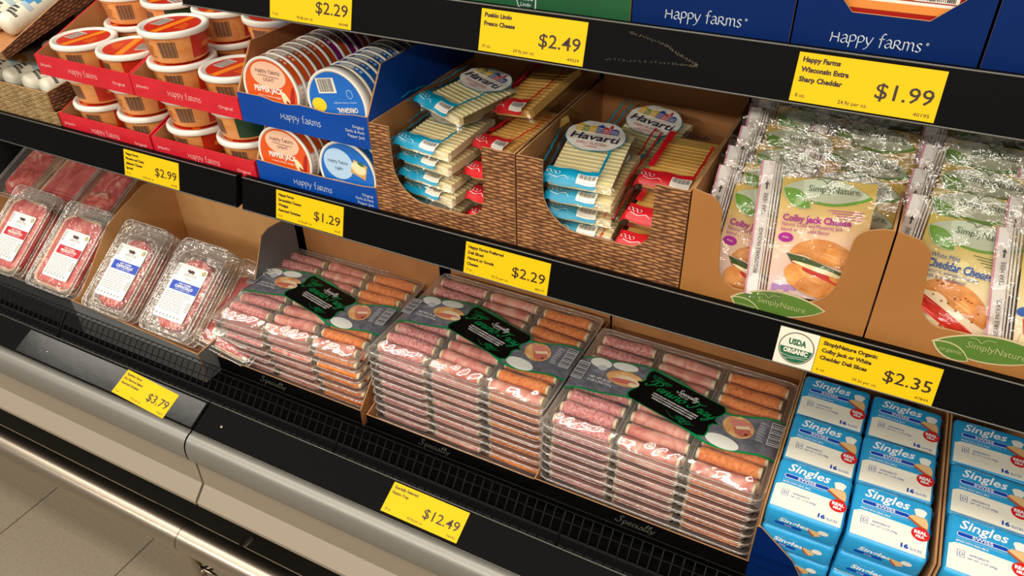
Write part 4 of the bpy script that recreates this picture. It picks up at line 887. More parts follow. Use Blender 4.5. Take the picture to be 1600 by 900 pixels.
BG = {'c': make_bag('c'), 'w': make_bag('w')}
def bag(kind, x, y, z, lean, yaw, roll, label):
    o = put(BG[kind], 'bag' + kind, (x, y, z)); 
    o.rotation_euler = (Matrix.Rotation(R(yaw), 3, 'Z') @ Matrix.Rotation(R(90 - lean), 3, 'X') @ Matrix.Rotation(R(roll), 3, 'Z')).to_euler()
    tag(o, label, 'cheese', 'organic cheese bags in brown boxes')
bag('c', -0.0735, 0.0165, 0.8690, 13, 7, 3, 'pink printed cheese bag in front, overhanging the box edge')
for k in range(6):
    bag('c', -0.062 + 0.002 * (k % 2), 0.045 + 0.027 * k, 0.8420 + 0.017 * k, 17, -2, -4 + 2 * (k % 2), 'pink printed cheese bag, %s behind the overhanging front bag' % ORD[k])
for k in range(6):
    bag('c', -0.1420 + 0.004 * k + 0.003 * (k % 2), 0.028 + 0.024 * k, 0.8420 + 0.014 * k, 16, 4, -5 + 2 * (k % 2), 'pink printed cheese bag, %s in the file next to the wicker box' % ORD[k])
for k in range(6):
    bag('w', 0.0560 + 0.001 * (k % 2), 0.032 + 0.026 * k, 0.8500 + 0.016 * k, 16, -3, -1 + 2 * (k % 2), 'blue lettered cheese bag, %s in the file beside the pink printed bags' % ORD[k])
for k in range(5):
    bag('w', 0.1690, 0.0215 + 0.030 * k, 0.8480 + 0.017 * k, 15, 2, 11 - 1.5 * k, 'blue lettered cheese bag, %s in the file at the right edge' % ORD[k])
# ------------------------------------------------------------------ panino trays
SALP = nmat('salami_pink', [(0.34, (196, 104, 108)), (0.5, (226, 144, 142)), (0.62, (240, 184, 178)), (0.75, (248, 220, 212))], 240, 3, 0.4, sss=0.1, spec=0.4)
PROS = nmat('prosciutto_rose', [(0.32, (206, 104, 96)), (0.5, (234, 154, 138)), (0.66, (244, 196, 176)), (0.8, (250, 226, 208))], 34, 4, 0.35, stretch=(1, 0.35, 1), distort=1.2, sss=0.1, spec=0.5)
PEPP = nmat('pepper_orange', [(0.3, (212, 102, 40)), (0.5, (242, 140, 60)), (0.7, (250, 170, 94))], 210, 4, 0.55, sss=0.05, spec=0.3)
MOZZ = mat('mozzarella', (240, 226, 190), 0.4)
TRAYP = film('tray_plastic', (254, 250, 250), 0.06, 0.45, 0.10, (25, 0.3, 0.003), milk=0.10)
TRAYL = film('tray_plastic_shaded', (206, 192, 186), 0.05, 0.40, 0.12, (25, 0.3, 0.003), milk=0.07)  # same tray plastic, tinted darker for the shade within the stack
TRAYE = film('tray_rib_plastic', (252, 248, 246), 0.18, 0.45, 0.08, (30, 0.3, 0.003), milk=0.22)
LIDF = film('tray_lid_film', (252, 250, 248), 0.15, 0.35, 0.10, (40, 0.4, 0.003, 2.0, 1.5), milk=0.07)
LBG = nmat('slate_print', [(0.35, (96, 96, 104)), (0.65, (126, 126, 136))], 90, 3, 0.3); LGR = mat('green_line_print', (8, 140, 74), 0.35); LBK = mat('plaque_black', (14, 13, 12), 0.3)
BREAD = nmat('bread_print', [(0.3, (206, 130, 70)), (0.6, (238, 186, 126)), (0.8, (246, 214, 170))], 70, 3, 0.35); HAMP = mat('ham_print', (220, 140, 126), 0.35); EGGP = mat('mozzarella_print', (232, 232, 222), 0.35); SMALL = mat('label_grey_print', (196, 196, 200), 0.4)
TW, TD, TP = 0.316, 0.245, 0.0178
WELLS = [(0.0085, 0.1035), (0.1100, 0.2065), (0.2130, 0.3085)]
WROWS = [(0.0085, 0.1190), (0.1260, 0.2365)]
ROLLM = [[SALP, PROS, PROS], [SALP, PROS, PEPP]]
def well_loft(m, x0, x1, y0, y1, mi):
    rings = [(0.0, 0.0, 0.0158, 0.010), (0.0015, 0.0015, 0.012, 0.010), (0.003, 0.003, 0.004, 0.010), (0.005, 0.005, 0.0016, 0.010)]
    V = []; n = 0
    for dx, dy, z, r in rings:
        p = rrect(x0 + dx, x1 - dx, y0 + dy, y1 - dy, r, 3); n = len(p); V += [(a, b_, z) for a, b_ in p]
    F = [(j * n + k, (j + 1) * n + k, (j + 1) * n + (k + 1) % n, j * n + (k + 1) % n) for j in range(3) for k in range(n)]
    m.add(V, F, mi, None, True); m.add(V[-n:], [list(range(n))], mi)
def tray_shell(plastic):
    m = MB(); z = 0.0160
    xs = [0.0, WELLS[0][0], WELLS[0][1], WELLS[1][0], WELLS[1][1], WELLS[2][0], WELLS[2][1], TW]; ys = [0.0, WROWS[0][0], WROWS[0][1], WROWS[1][0], WROWS[1][1], TD]
    for i in range(7):
        for j in range(5):
            if i % 2 == 1 and j % 2 == 1: continue
            m.rect(xs[i], xs[i + 1], ys[j], ys[j + 1], 0, None, z)
    for a, b_ in WELLS:
        for c, d in WROWS: well_loft(m, a, b_, c, d, 0)
    m.tube([(p[0], p[1], z) for p in rrect(0, TW, 0, TD, 0.012, 4)], 0.0013, 6, 1, closed=True)
    m.tube([(p[0], p[1], z - 0.0062) for p in rrect(0.0025, TW - 0.0025, 0.0025, TD - 0.0025, 0.012, 4)], 0.0007, 5, 1, closed=True)
    for a, b_ in WELLS:
        for c, d in WROWS: m.tube([(p[0], p[1], z + 0.0004) for p in rrect(a, b_, c, d, 0.010, 4)], 0.0007, 5, 1, closed=True)
    v0 = rrect(0, TW, 0, TD, 0.012, 4); n = len(v0); v1 = rrect(0.003, TW - 0.003, 0.003, TD - 0.003, 0.012, 4)
    m.add([(a, b_, z) for a, b_ in v0] + [(a, b_, z - 0.0062) for a, b_ in v1], [(k, (k + 1) % n, n + (k + 1) % n, n + k)[::-1] for k in range(n)], 0, None, True)
    for (cx, cy) in ((-0.001, 0.012), (-0.001, TD - 0.02)):   # corner lugs that show as little lobes down the stack
        m.tube([(cx + 0.004, cy - 0.008, z - 0.002), (cx - 0.002, cy, z - 0.003), (cx + 0.004, cy + 0.010, z - 0.002)], 0.0030, 8, 1)
    return m.mesh('tray_shell', [plastic, TRAYE])
def roll_mesh(mt, L, r, seed):
    rr = random.Random(seed); m = MB(); n = 9; path = []; rad = []
    for i in range(n + 1):
        t = i / n; path.append((L * t, 0.0012 * math.sin(t * 3 + seed), 0.0005 * math.sin(t * 5 + seed * 2))); rad.append(r * (1 + 0.06 * math.sin(t * 9 + seed)) * (0.94 if i in (0, n) else 1))
    m.tube(path, rad, 12, 0)
    sp = [(L * 0.0 - 0.0004, 0, 0)]
    for s_, x in ((-1, -0.0042), (1, L + 0.0042)):
        m.tube([(x if s_ < 0 else L - 0.001, 0, 0), (0.001 if s_ < 0 else x, 0, 0)], r * 0.80, 10, 1)
    return m.mesh('meat_roll', [mt, MOZZ])
ROLLS = {}
def roll(mt, seed):
    k = (mt.name, seed % 3)
    if k not in ROLLS: ROLLS[k] = roll_mesh(mt, 0.080 + 0.002 * (seed % 3 - 1), 0.0102, seed % 3 + 1)
    return ROLLS[k]
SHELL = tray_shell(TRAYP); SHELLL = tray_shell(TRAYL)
def filmz(x, y, wr=True):
    sm = lambda t: 3 * t * t - 2 * t * t * t
    ex = sm(min(1.0, max(0.0, min(x, TW - x) / 0.022))); ef = sm(min(1.0, max(0.0, y / 0.028))); eb = sm(min(1.0, max(0.0, (TD - y) / 0.022)))
    e = ex * ef * eb
    gap = 0.0030 * (math.exp(-((x - 0.1068) / 0.006) ** 2) + math.exp(-((x - 0.2098) / 0.006) ** 2)) * max(0.0, 1 - y / 0.075)   # film sinks between the front wells
    w_ = 0.0007 * math.sin(x * 66 + 1.0) * math.sin(y * 52 + x * 20)
    if wr:                                                                   # pulled wrinkles, strongest towards the front edge
        k = max(0.15, 1 - y / 0.095) if y < 0.12 else 0.15
        w_ += k * (0.0017 * math.sin(y * 185 + 2.2 * math.sin(x * 47) + x * 40) + 0.0006 * math.sin(x * 330 + 2.5 * math.sin(y * 120)) + 0.0007 * math.sin(y * 400 - x * 190 + 2 * math.sin(x * 90)))
    return 0.0166 + 0.0100 * e + (w_ - gap) * e
def lid_mesh():
    m = MB(); m.grid(150, 110, lambda u, v: (TW * u, TD * v, filmz(TW * u, TD * v)), 0)
    # gathered pleats of film along the front edge and down to the left corner
    m.grid(90, 3, lambda u, v: (TW * u, -0.0035 * v, 0.0166 - 0.0075 * v + 0.0010 * math.sin(u * 95 + 2 * math.sin(u * 31)) * v), 0, flip=True)
    m.grid(3, 50, lambda u, v: (-0.0035 * u, TD * v, 0.0166 - 0.0060 * u + 0.0012 * math.sin(v * 70) * u), 0, flip=True)
    return m.mesh('lid_film', [LIDF])
LIDM = lid_mesh()
def label_mesh():
    m = MB(); Z = lambda x, y, e: (x, y, filmz(x, y, False) + e + 0.0012)
    def strip(fx0, fx1, lo, hi, mi, e, n=24):
        v = []
        for k in range(n + 1):
            x = fx0 + (fx1 - fx0) * k / n; a, b_ = lo(x), hi(x)
            for j in range(4): y = a + (b_ - a) * j / 3; v.append(Z(x, y, e))
        m.add(v, [(4 * k + j, 4 * k + 4 + j, 4 * k + 5 + j, 4 * k + 1 + j) for k in range(n) for j in range(3)], mi, None, True)
    def cur(pts):
        q = _cr(pts, 8)
        def f(x):
            for a, b_ in zip(q, q[1:]):
                if a[0] <= x <= b_[0] + 1e-9: return a[1] + (b_[1] - a[1]) * (x - a[0]) / max(1e-9, b_[0] - a[0])
            return q[0][1] if x < q[0][0] else q[-1][1]
        return f
    up = cur([(-0.001, 0.156), (0.05, 0.158), (0.104, 0.169), (0.165, 0.155), (0.230, 0.124), (0.28, 0.136), (0.318, 0.150)])
    lo = cur([(-0.001, 0.085), (0.05, 0.086), (0.108, 0.097), (0.165, 0.083), (0.224, 0.060), (0.27, 0.063), (0.318, 0.077)])
    strip(0.0, TW, lo, up, 0, 0.0004)
    strip(0.0, TW, lambda x: up(x) - 0.0002, lambda x: up(x) + 0.0032, 1, 0.0006); strip(0.0, TW, lambda x: lo(x) - 0.0036, lambda x: lo(x) + 0.0002, 1, 0.0006)
    A = R(-14.7)
    T = lambda u, v: (0.164 + u * math.cos(A) - v * math.sin(A), 0.1155 + u * math.sin(A) + v * math.cos(A))
    def plaque(k, mi, e, zt):
        h = 0.037 * k; w_ = 0.061 * k
        L = [(-w_, h), (w_ * 0.96, h)] + [(w_ + 0.004, h * 0.80), (w_ + 0.003, h * 0.55), (w_ - 0.001, h * 0.30), (w_ + 0.001, h * 0.10), (w_ + 0.008, 0.0), (w_ + 0.001, -h * 0.10), (w_ - 0.001, -h * 0.30), (w_ + 0.003, -h * 0.55), (w_ + 0.004, -h * 0.85), (w_ - 0.004, -h)]
        L += [(-w_ + 0.002, -h * 0.98)] + [(-a, -b_) for a, b_ in L[2:11]]
        p = [T(a, b_) for a, b_ in L]; c = T(0, 0); n = len(p)
        m.add([(c[0], c[1], zt)] + [(a, b_, zt) for a, b_ in p], [(0, 1 + k2, 1 + (k2 + 1) % n) for k2 in range(n)][::1], mi)
    # polygons run clockwise in T space: flip so they look up
    def fix(i0):
        for i in range(i0, len(m.f)):
            f = m.f[i]; P = [Vector(m.v[q]) for q in f]
            if len(P) >= 3 and (P[1] - P[0]).cross(P[2] - P[0]).z < 0: m.f[i] = f[::-1]
    i0 = len(m.f); zt = 0.0290
    plaque(1.02, 1, 0, zt); plaque(0.985, 2, 0, zt + 0.0002); fix(i0)
    M = Matrix.Translation((0.164, 0.1155, zt + 0.0004)) @ Matrix.Rotation(A, 4, 'Z')
    pen(m, 'QAninoT rAY'.replace('T r', ' Tr'), -0.052, 0.0015, 0.108, 1, M, 0, pw=0.24, shear=0.30, tall=0.95)
    pen(m, 'SpeciAllY', -0.010, 0.0185, 0.034, 3, M, 0, pw=0.24, shear=0.28, tall=1.0)
    m.text('SELECTED', 0.004, 0.0135, 0.0026, 3, M, al='C', w=0.014)
    for k, t in enumerate(('HARD SALAMI WRAPPED MOZZARELLA CHEESE', 'PROSCIUTTO WRAPPED MOZZARELLA CHEESE &', 'PEPPERONI WRAPPED MOZZARELLA CHEESE')): m.text(t, 0.002, -0.0065 - 0.0050 * k, 0.0027, 3, M, al='C', w=(0.074, 0.074, 0.068)[k], bold=0.03)
    def scroll(cx, cy, s_, fl):
        for q in ([(0, 0), (0.5, 0.35), (1.0, 0.1), (0.9, -0.3), (0.5, -0.25), (0.55, 0.1)], [(0, 0), (-0.6, -0.3), (-1.2, 0.0), (-1.9, 0.35)], [(0.2, -0.1), (0.9, -0.55), (1.6, -0.1), (1.9, 0.35), (1.5, 0.45), (1.45, 0.05)], [(-0.4, 0.2), (0.2, 0.5), (0.7, 0.55), (1.3, 0.2)]):
            m.line([(cx + fl * a * s_, cy + b_ * s_) for a, b_ in _cr(q, 6)], 0.0006, 1, M, 0)
    scroll(-0.040, 0.0245, 0.0085, -1); scroll(-0.034, 0.0225, 0.006, 1); scroll(0.018, -0.0275, 0.0105, 1); scroll(0.030, -0.0265, 0.0075, -1)
    MZ = Matrix.Translation((0, 0, 0.0287))
    # printed pictures on the slate band: barcodes, cheese balls, filled breads
    m.rect(0.003, 0.021, 0.100, 0.141, 4, MZ, 0)
    for k in range(11): m.rect(0.004, 0.020, 0.102 + k * 0.0034, 0.1033 + k * 0.0034 + 0.0006 * (k % 3), 5, MZ, 0.0002)
    m.rect(0.298, 0.315, 0.090, 0.136, 4, MZ, 0)
    for k in range(12): m.rect(0.299, 0.314, 0.092 + k * 0.0036, 0.0932 + k * 0.0036 + 0.0006 * (k % 3), 5, MZ, 0.0002)
    m.ell(0.035, 0.148, 0.017, 0.011, 6, MZ, 0, 24); m.ell(0.041, 0.1385, 0.0075, 0.0065, 4, MZ, 0.0002, 20); m.ell(0.072, 0.155, 0.020, 0.009, 6, MZ, 0.0001, 24, R(6))
    m.ell(0.080, 0.1295, 0.0285, 0.0165, 7, MZ, 0.0002, 28, R(2)); m.ell(0.088, 0.128, 0.0185, 0.0090, 8, MZ, 0.0004, 24, R(-8)); m.ell(0.080, 0.123, 0.020, 0.0050, 9, MZ, 0.0005, 24, R(8)); m.ell(0.095, 0.121, 0.007, 0.0045, 8, MZ, 0.0006, 16)
    m.ell(0.257, 0.106, 0.0225, 0.0205, 7, MZ, 0.0002, 28, R(-35)); m.poly([(0.243, 0.119), (0.262, 0.122), (0.276, 0.114), (0.270, 0.104), (0.251, 0.103), (0.245, 0.110)], 10, MZ, 0.0004)
    m.poly([(0.250, 0.104), (0.272, 0.108), (0.277, 0.098), (0.266, 0.088), (0.256, 0.092)], 9, MZ, 0.0005); m.poly([(0.252, 0.106), (0.270, 0.113), (0.274, 0.108), (0.256, 0.101)], 8, MZ, 0.0006); m.ell(0.270, 0.095, 0.0024, 0.0030, 11, MZ, 0.0007, 12)
    m.ell(0.243, 0.069, 0.024, 0.0120, 6, MZ, 0.0002, 28, R(-8))
    m.text('NET WT 18 OZ', 0.030, 0.1115, 0.0044, 3, MZ, 0.0002, w=0.034, bold=0.02); m.text('(1 LB 2 OZ) 510 g', 0.029, 0.1045, 0.0044, 3, MZ, 0.0002, w=0.038, bold=0.02); m.text('KEEP REFRIGERATED', 0.031, 0.1285, 0.0028, 4, MZ, 0.0002, w=0.024); m.text('SERVING SUGGESTION', 0.031, 0.1240, 0.0024, 4, MZ, 0.0002, w=0.024)
    for k in range(7): m.rect(0.283, 0.294 - (k * 5 % 3) * 0.001, 0.092 + k * 0.0058, 0.0932 + k * 0.0058, 4, MZ, 0.0002); m.rect(0.283, 0.292 - (k * 7 % 4) * 0.001, 0.0945 + k * 0.0058, 0.0955 + k * 0.0058, 4, MZ, 0.0002)
    me = m.mesh('printed_label', [LBG, LGR, LBK, WHITE, SMALL, BARK, EGGP, BREAD, mat('bread_pale', (246, 216, 180), 0.35), mat('ham_deep', (206, 116, 100), 0.35), HAMP, mat('bread_hole', (120, 70, 30), 0.4)])
    return me
LABELM = label_mesh()
def mobj(name, me, parent, loc=(0, 0, 0), rot=(0, 0, 0)):
    o = bpy.data.objects.new(name, me); COL.objects.link(o); o.parent = parent; o.location = loc; o.rotation_euler = rot; return o
def panino(x, y, z, full, rz, label, seed):
    root = empty('panino_tray', (x, y, z), (0, 0, rz)); tag(root, label, 'deli tray', 'stacked panino trays')
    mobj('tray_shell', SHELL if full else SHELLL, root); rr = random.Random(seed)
    for ci, (a, b_) in enumerate(WELLS):
        for ri, (c, d) in enumerate(WROWS):
            if not full and ri == 1: continue
            n = 4 if full else 2
            for k in range(n):
                yy = c + (0.0150 + k * 0.0262 if full else 0.0140 + k * 0.0225)
                mt = ROLLM[ri][ci]
                if ci == 2 and ri == 0: mt = PEPP if not full or k in (1, 2, 3) else PROS
                mobj('meat_roll', roll(mt, seed + k + ci * 2 + ri), root, (a + 0.0075 + rr.uniform(-0.001, 0.001), yy, (0.0128 if full else 0.0112)), (rr.uniform(0, 6), 0, R(rr.uniform(-2.0, 2.0))))
    if full:
        mobj('lid_film', LIDM, root); mobj('printed_label', LABELM, root)
    return root
for s_, (x, y, n, ttop, name) in enumerate(((-0.9955, 0.014, 6, 0.5140, 'stack with the lowest top'), (-0.6610, 0.015, 9, 0.5675, 'middle stack'), (-0.3395, -0.007, 9, 0.5675, 'stack beside the singles'))):
    rr = random.Random(40 + s_)
    for k in range(n):
        z = ttop - 0.0178 - (n - 1 - k) * TP
        dx, dy, rz = rr.uniform(-0.0008, 0.0008), rr.uniform(-0.002, 0.002), R(rr.uniform(-0.25, 0.25))
        if k == n - 1: dx, dy, rz = 0, 0, 0
        if s_ == 0: dx -= 0.0040 * k
        dy -= (0.0014, 0.0006, 0.0004)[s_] * (n - 1 - k)
        o = panino(x + dx, y + dy, z, k == n - 1, rz, 'clear panino tray, %s from the top, in the %s' % (ORD[n - 1 - k], name) if k < n - 1 else 'clear panino tray with label, on top of the ' + name, 3 * k + s_)
        if s_ == 0: o.rotation_euler = (R(0.4 * k), 0, R(0.55 * k))

# ------------------------------------------------------------------ vacuum packed meat slices
MEATC = nmat('capocollo_meat', [(0.30, (178, 46, 46)), (0.48, (210, 82, 76)), (0.60, (228, 130, 118)), (0.70, (242, 198, 182))], 26, 4, 0.3, distort=2.2, sss=0.1, bump=(40, 0.6, 0.003))
MEATP = nmat('prosciutto_meat', [(0.32, (188, 58, 60)), (0.50, (216, 96, 92)), (0.62, (226, 128, 116)), (0.74, (240, 196, 176))], 18, 4, 0.3, stretch=(2.4, 0.6, 1), distort=1.0, sss=0.1, bump=(40, 0.5, 0.003))
FATP = nmat('prosciutto_fat', [(0.35, (226, 178, 150)), (0.6, (240, 212, 186))], 40, 3, 0.35, stretch=(1, 4, 1))
PACKF = film('meat_pack_film', (248, 246, 242), 0.08, 0.40, 0.07, (38, 0.8, 0.005), milk=0.06)
PACKE = film('meat_pack_rim', (240, 236, 230), 0.22, 0.5, 0.08, (50, 1.0, 0.004), milk=0.32)
LABW = mat('label_paper', (234, 232, 226), 0.45); LRED = mat('banner_red', (190, 20, 40), 0.4); LBLU = mat('banner_blue', (16, 66, 178), 0.4); LINK = mat('label_print_grey', (158, 154, 148), 0.5); PIG = mat('crest_brown', (70, 34, 26), 0.5); STAMP = mat('stamp_olive', (176, 166, 110), 0.5)
def make_meat(kind, label=True):
    W, L, T = (0.130 if kind == 'p' else 0.118), 0.188, 0.016
    root = empty('sliced_meat_pack'); rr = random.Random(5 if kind == 'c' else 6)
    m = MB()
    p0 = rrect(-W / 2, W / 2, 0, L, 0.014, 5); p1 = rrect(-W / 2 + 0.007, W / 2 - 0.007, 0.007, L - 0.026, 0.018, 5); p2 = rrect(-W / 2 + 0.012, W / 2 - 0.012, 0.012, L - 0.031, 0.018, 5); n = len(p0)
    V = [(a, b_, T) for a, b_ in p0] + [(a, b_, T) for a, b_ in p1] + [(a, b_, 0.001) for a, b_ in p2]
    m.add(V, [(j * n + k, j * n + (k + 1) % n, (j + 1) * n + (k + 1) % n, (j + 1) * n + k) for j in range(2) for k in range(n)], 0, None, True); m.add(V[-n:], [list(range(n))], 0)
    m.tube([(a, b_, T) for a, b_ in p0], 0.0011, 6, 1, closed=True); m.tube([(a, b_, T + 0.0008) for a, b_ in p1], 0.0010, 6, 1, closed=True)
    for e in (0.008, 0.014): m.tube([(-W / 2 + 0.012, L - e, T + 0.0004), (W / 2 - 0.012, L - e, T + 0.0004)], 0.0008, 6, 1)
    m.build('clear_tray', [PACKF, PACKE], root)
    def slab(x0, x1, y0, y1, z, rad, mi, mats, name, amp, seed, parent=root):
        q = rrect(x0, x1, y0, y1, rad, 6); N = len(q); r2 = random.Random(seed); cx, cy = (x0 + x1) / 2, (y0 + y1) / 2
        q = [(cx + (a - cx) * (1 + r2.uniform(-0.03, 0.02)), cy + (b_ - cy) * (1 + r2.uniform(-0.02, 0.015))) for a, b_ in q]
        s2 = MB(); V = []
        for t, zz in ((1.0, 0.002), (1.0, z * 0.7), (0.96, z * 0.93), (0.8, z), (0.55, z), (0.28, z)):
            V += [(cx + (a - cx) * t, cy + (b_ - cy) * t, zz + (amp * math.sin(a * t * 170 + b_ * 90) * math.sin(b_ * t * 120) if t < 1 else 0)) for a, b_ in q]
        V.append((cx, cy, z)); F = [(j * N + k, j * N + (k + 1) % N, (j + 1) * N + (k + 1) % N, (j + 1) * N + k) for j in range(5) for k in range(N)] + [(5 * N + k, 5 * N + (k + 1) % N, 6 * N) for k in range(N)]
        s2.add(V, F, mi, None, True); return s2.build(name, mats, parent)
    if kind == 'p':
        slab(-0.059, 0.056, 0.008, 0.163, 0.0125, 0.022, 0, [FATP], 'fat_rind', 0.0004, 3)
        slab(-0.050, 0.058, 0.012, 0.160, 0.0142, 0.020, 0, [MEATP], 'meat_slices', 0.0007, 4)
    else:
        slab(-0.040, 0.040, 0.014, 0.155, 0.0125, 0.036, 0, [MEATC], 'meat_slices', 0.0012, 8)
        slab(-0.034, 0.034, 0.013, 0.085, 0.0145, 0.033, 0, [MEATC], 'meat_slices', 0.0012, 9)
    f = MB(); f.grid(16, 24, lambda u, v: (-W / 2 + 0.006 + (W - 0.012) * u, 0.006 + (L - 0.03) * v, 0.0165 + 0.0005 * math.sin(u * 13 + v * 5) + 0.0005 * math.sin(v * 19 - u * 7)), 0)
    f.build('top_film', [PACKF], root)
    if not label: return root
    l = MB(); x0, x1, y0, y1 = (-0.030, 0.042, 0.028, 0.130) if kind == 'p' else (-0.038, 0.036, 0.030, 0.138); z = 0.0178; M = Matrix.Translation((0, 0, z + 0.0003)); w_ = x1 - x0; c = (x0 + x1) / 2; h = y1 - y0
    l.prism(rrect(x0, x1, y0, y1, 0.004, 3), z - 0.0003, z, 0)
    l.rect(x0 + 0.006, x1 - 0.001, y1 - 0.052, y1 - 0.034, 1, M); l.text('DRY CURED', c + 0.002, y1 - 0.0395, 0.0030, 0, M, 0.0003, al='C', w=0.030, bold=0.03); l.text('PROSCIUTTO' if kind == 'p' else 'CAPOCOLLO', c + 0.002, y1 - 0.0460, 0.0052, 0, M, 0.0003, al='C', w=0.044, bold=0.045); l.text('DRY CURED HAM' if kind == 'p' else 'DRY CURED PORK', c + 0.002, y1 - 0.0500, 0.0025, 0, M, 0.0003, al='C', w=0.036)
    l.text('APPLETON', c + 0.002, y1 - 0.0225, 0.0056, 2, M, 0, al='C', w=0.030); l.text('Farms', c + 0.002, y1 - 0.0290, 0.0045, 2, M, 0, al='C', w=0.015, shear=0.3)
    l.ell(c + 0.002, y1 - 0.0115, 0.0072, 0.0032, 3, M, 0, 20); l.rect(c - 0.004, c - 0.0025, y1 - 0.0165, y1 - 0.012, 3, M); l.rect(c + 0.006, c + 0.0075, y1 - 0.0165, y1 - 0.012, 3, M); l.ell(c - 0.0055, y1 - 0.0105, 0.003, 0.0024, 3, M, 0.0001, 12); l.line([(c - 0.012, y1 - 0.018), (c + 0.016, y1 - 0.018)], 0.0006, 2, M)
    l.ell(x1 - 0.007, y1 - 0.008, 0.0048, 0.0048, 4, M, 0.0001, 20); l.text('10', x1 - 0.007, y1 - 0.0095, 0.0028, 0, M, 0.0003, al='C')
    for k in range(6): l.rect(x0 + 0.001, x0 + 0.009, y1 - 0.006 - k * 0.0036, y1 - 0.0044 - k * 0.0036 + 0.0006 * (k % 2), 5, M)
    for k in range(6): l.rect(x1 - 0.011, x1 - 0.001, y0 + 0.022 + k * 0.0032, y0 + 0.0236 + k * 0.0032, 5, M)
    r3 = random.Random(2)
    for k in range(9):
        y = y1 - 0.058 - k * 0.0042; xe = x1 - (0.014 if y < y0 + 0.042 else 0.004)
        x = x0 + 0.004
        while x < xe - 0.004:
            ln = r3.uniform(0.003, 0.010); l.rect(x, min(x + ln, xe), y, y + 0.0013, 2, M); x += ln + 0.0016
    for k in range(7): l.ell(x0 + 0.007 + k * 0.0088, y0 + 0.007, 0.0022, 0.0020, 2, M, 0, 10)
    l.build('paper_label', [LABW, LRED if kind == 'p' else LBLU, LINK, PIG, STAMP, LINK], root)
    return root
MT = {'p': make_meat('p'), 'c': make_meat('c'), 'n': make_meat('c', False), 'q': make_meat('p', False)}
def meat(kind, x, y, z, lean, rz, label, ry=0):
    o = put(MT[kind], 'meat' + kind, (x, y, z)); o.rotation_euler = (Matrix.Rotation(R(rz), 3, 'Z') @ Matrix.Rotation(R(lean), 3, 'X') @ Matrix.Rotation(R(ry), 3, 'Y')).to_euler(); tag(o, label, 'meat', 'sliced meat packs')
def fan(kind, x, nb, lean, what, y0=-0.036, z0=0.4775, rz=0):
    dy, dz = math.sin(R(lean)) * 0.0168, math.cos(R(lean)) * 0.0168
    for k in range(nb):
        meat(kind, x + 0.0015 * (k % 2), y0 + k * dy, z0 - k * dz, lean, rz + 0.8 * (k % 2), '%s pack, %s' % (what, 'topmost' if k == 0 else ORD[k] + ' from the top'))
fan('p', -1.566, 4, 36, 'red bannered prosciutto at the left picture edge')
fan('p', -1.402, 4, 36, 'red bannered prosciutto beside the kraft divider')
fan('c', -1.243, 4, 35, 'blue bannered capocollo beside the kraft divider')
fan('c', -1.087, 4, 35, 'blue bannered capocollo in the middle of its box')
meat('p', -0.996, -0.008, 0.446, 22, 0, 'red bannered prosciutto pack half hidden under the first panino stack', ry=24)
for k, x in enumerate((-1.71, -1.585, -1.46)):
    meat('n' if k != 1 else 'q', x, 0.115, 0.535, 24, (3, -2, 4)[k], 'meat pack lying behind the prosciutto, %s from the left of the back row' % ORD[k])

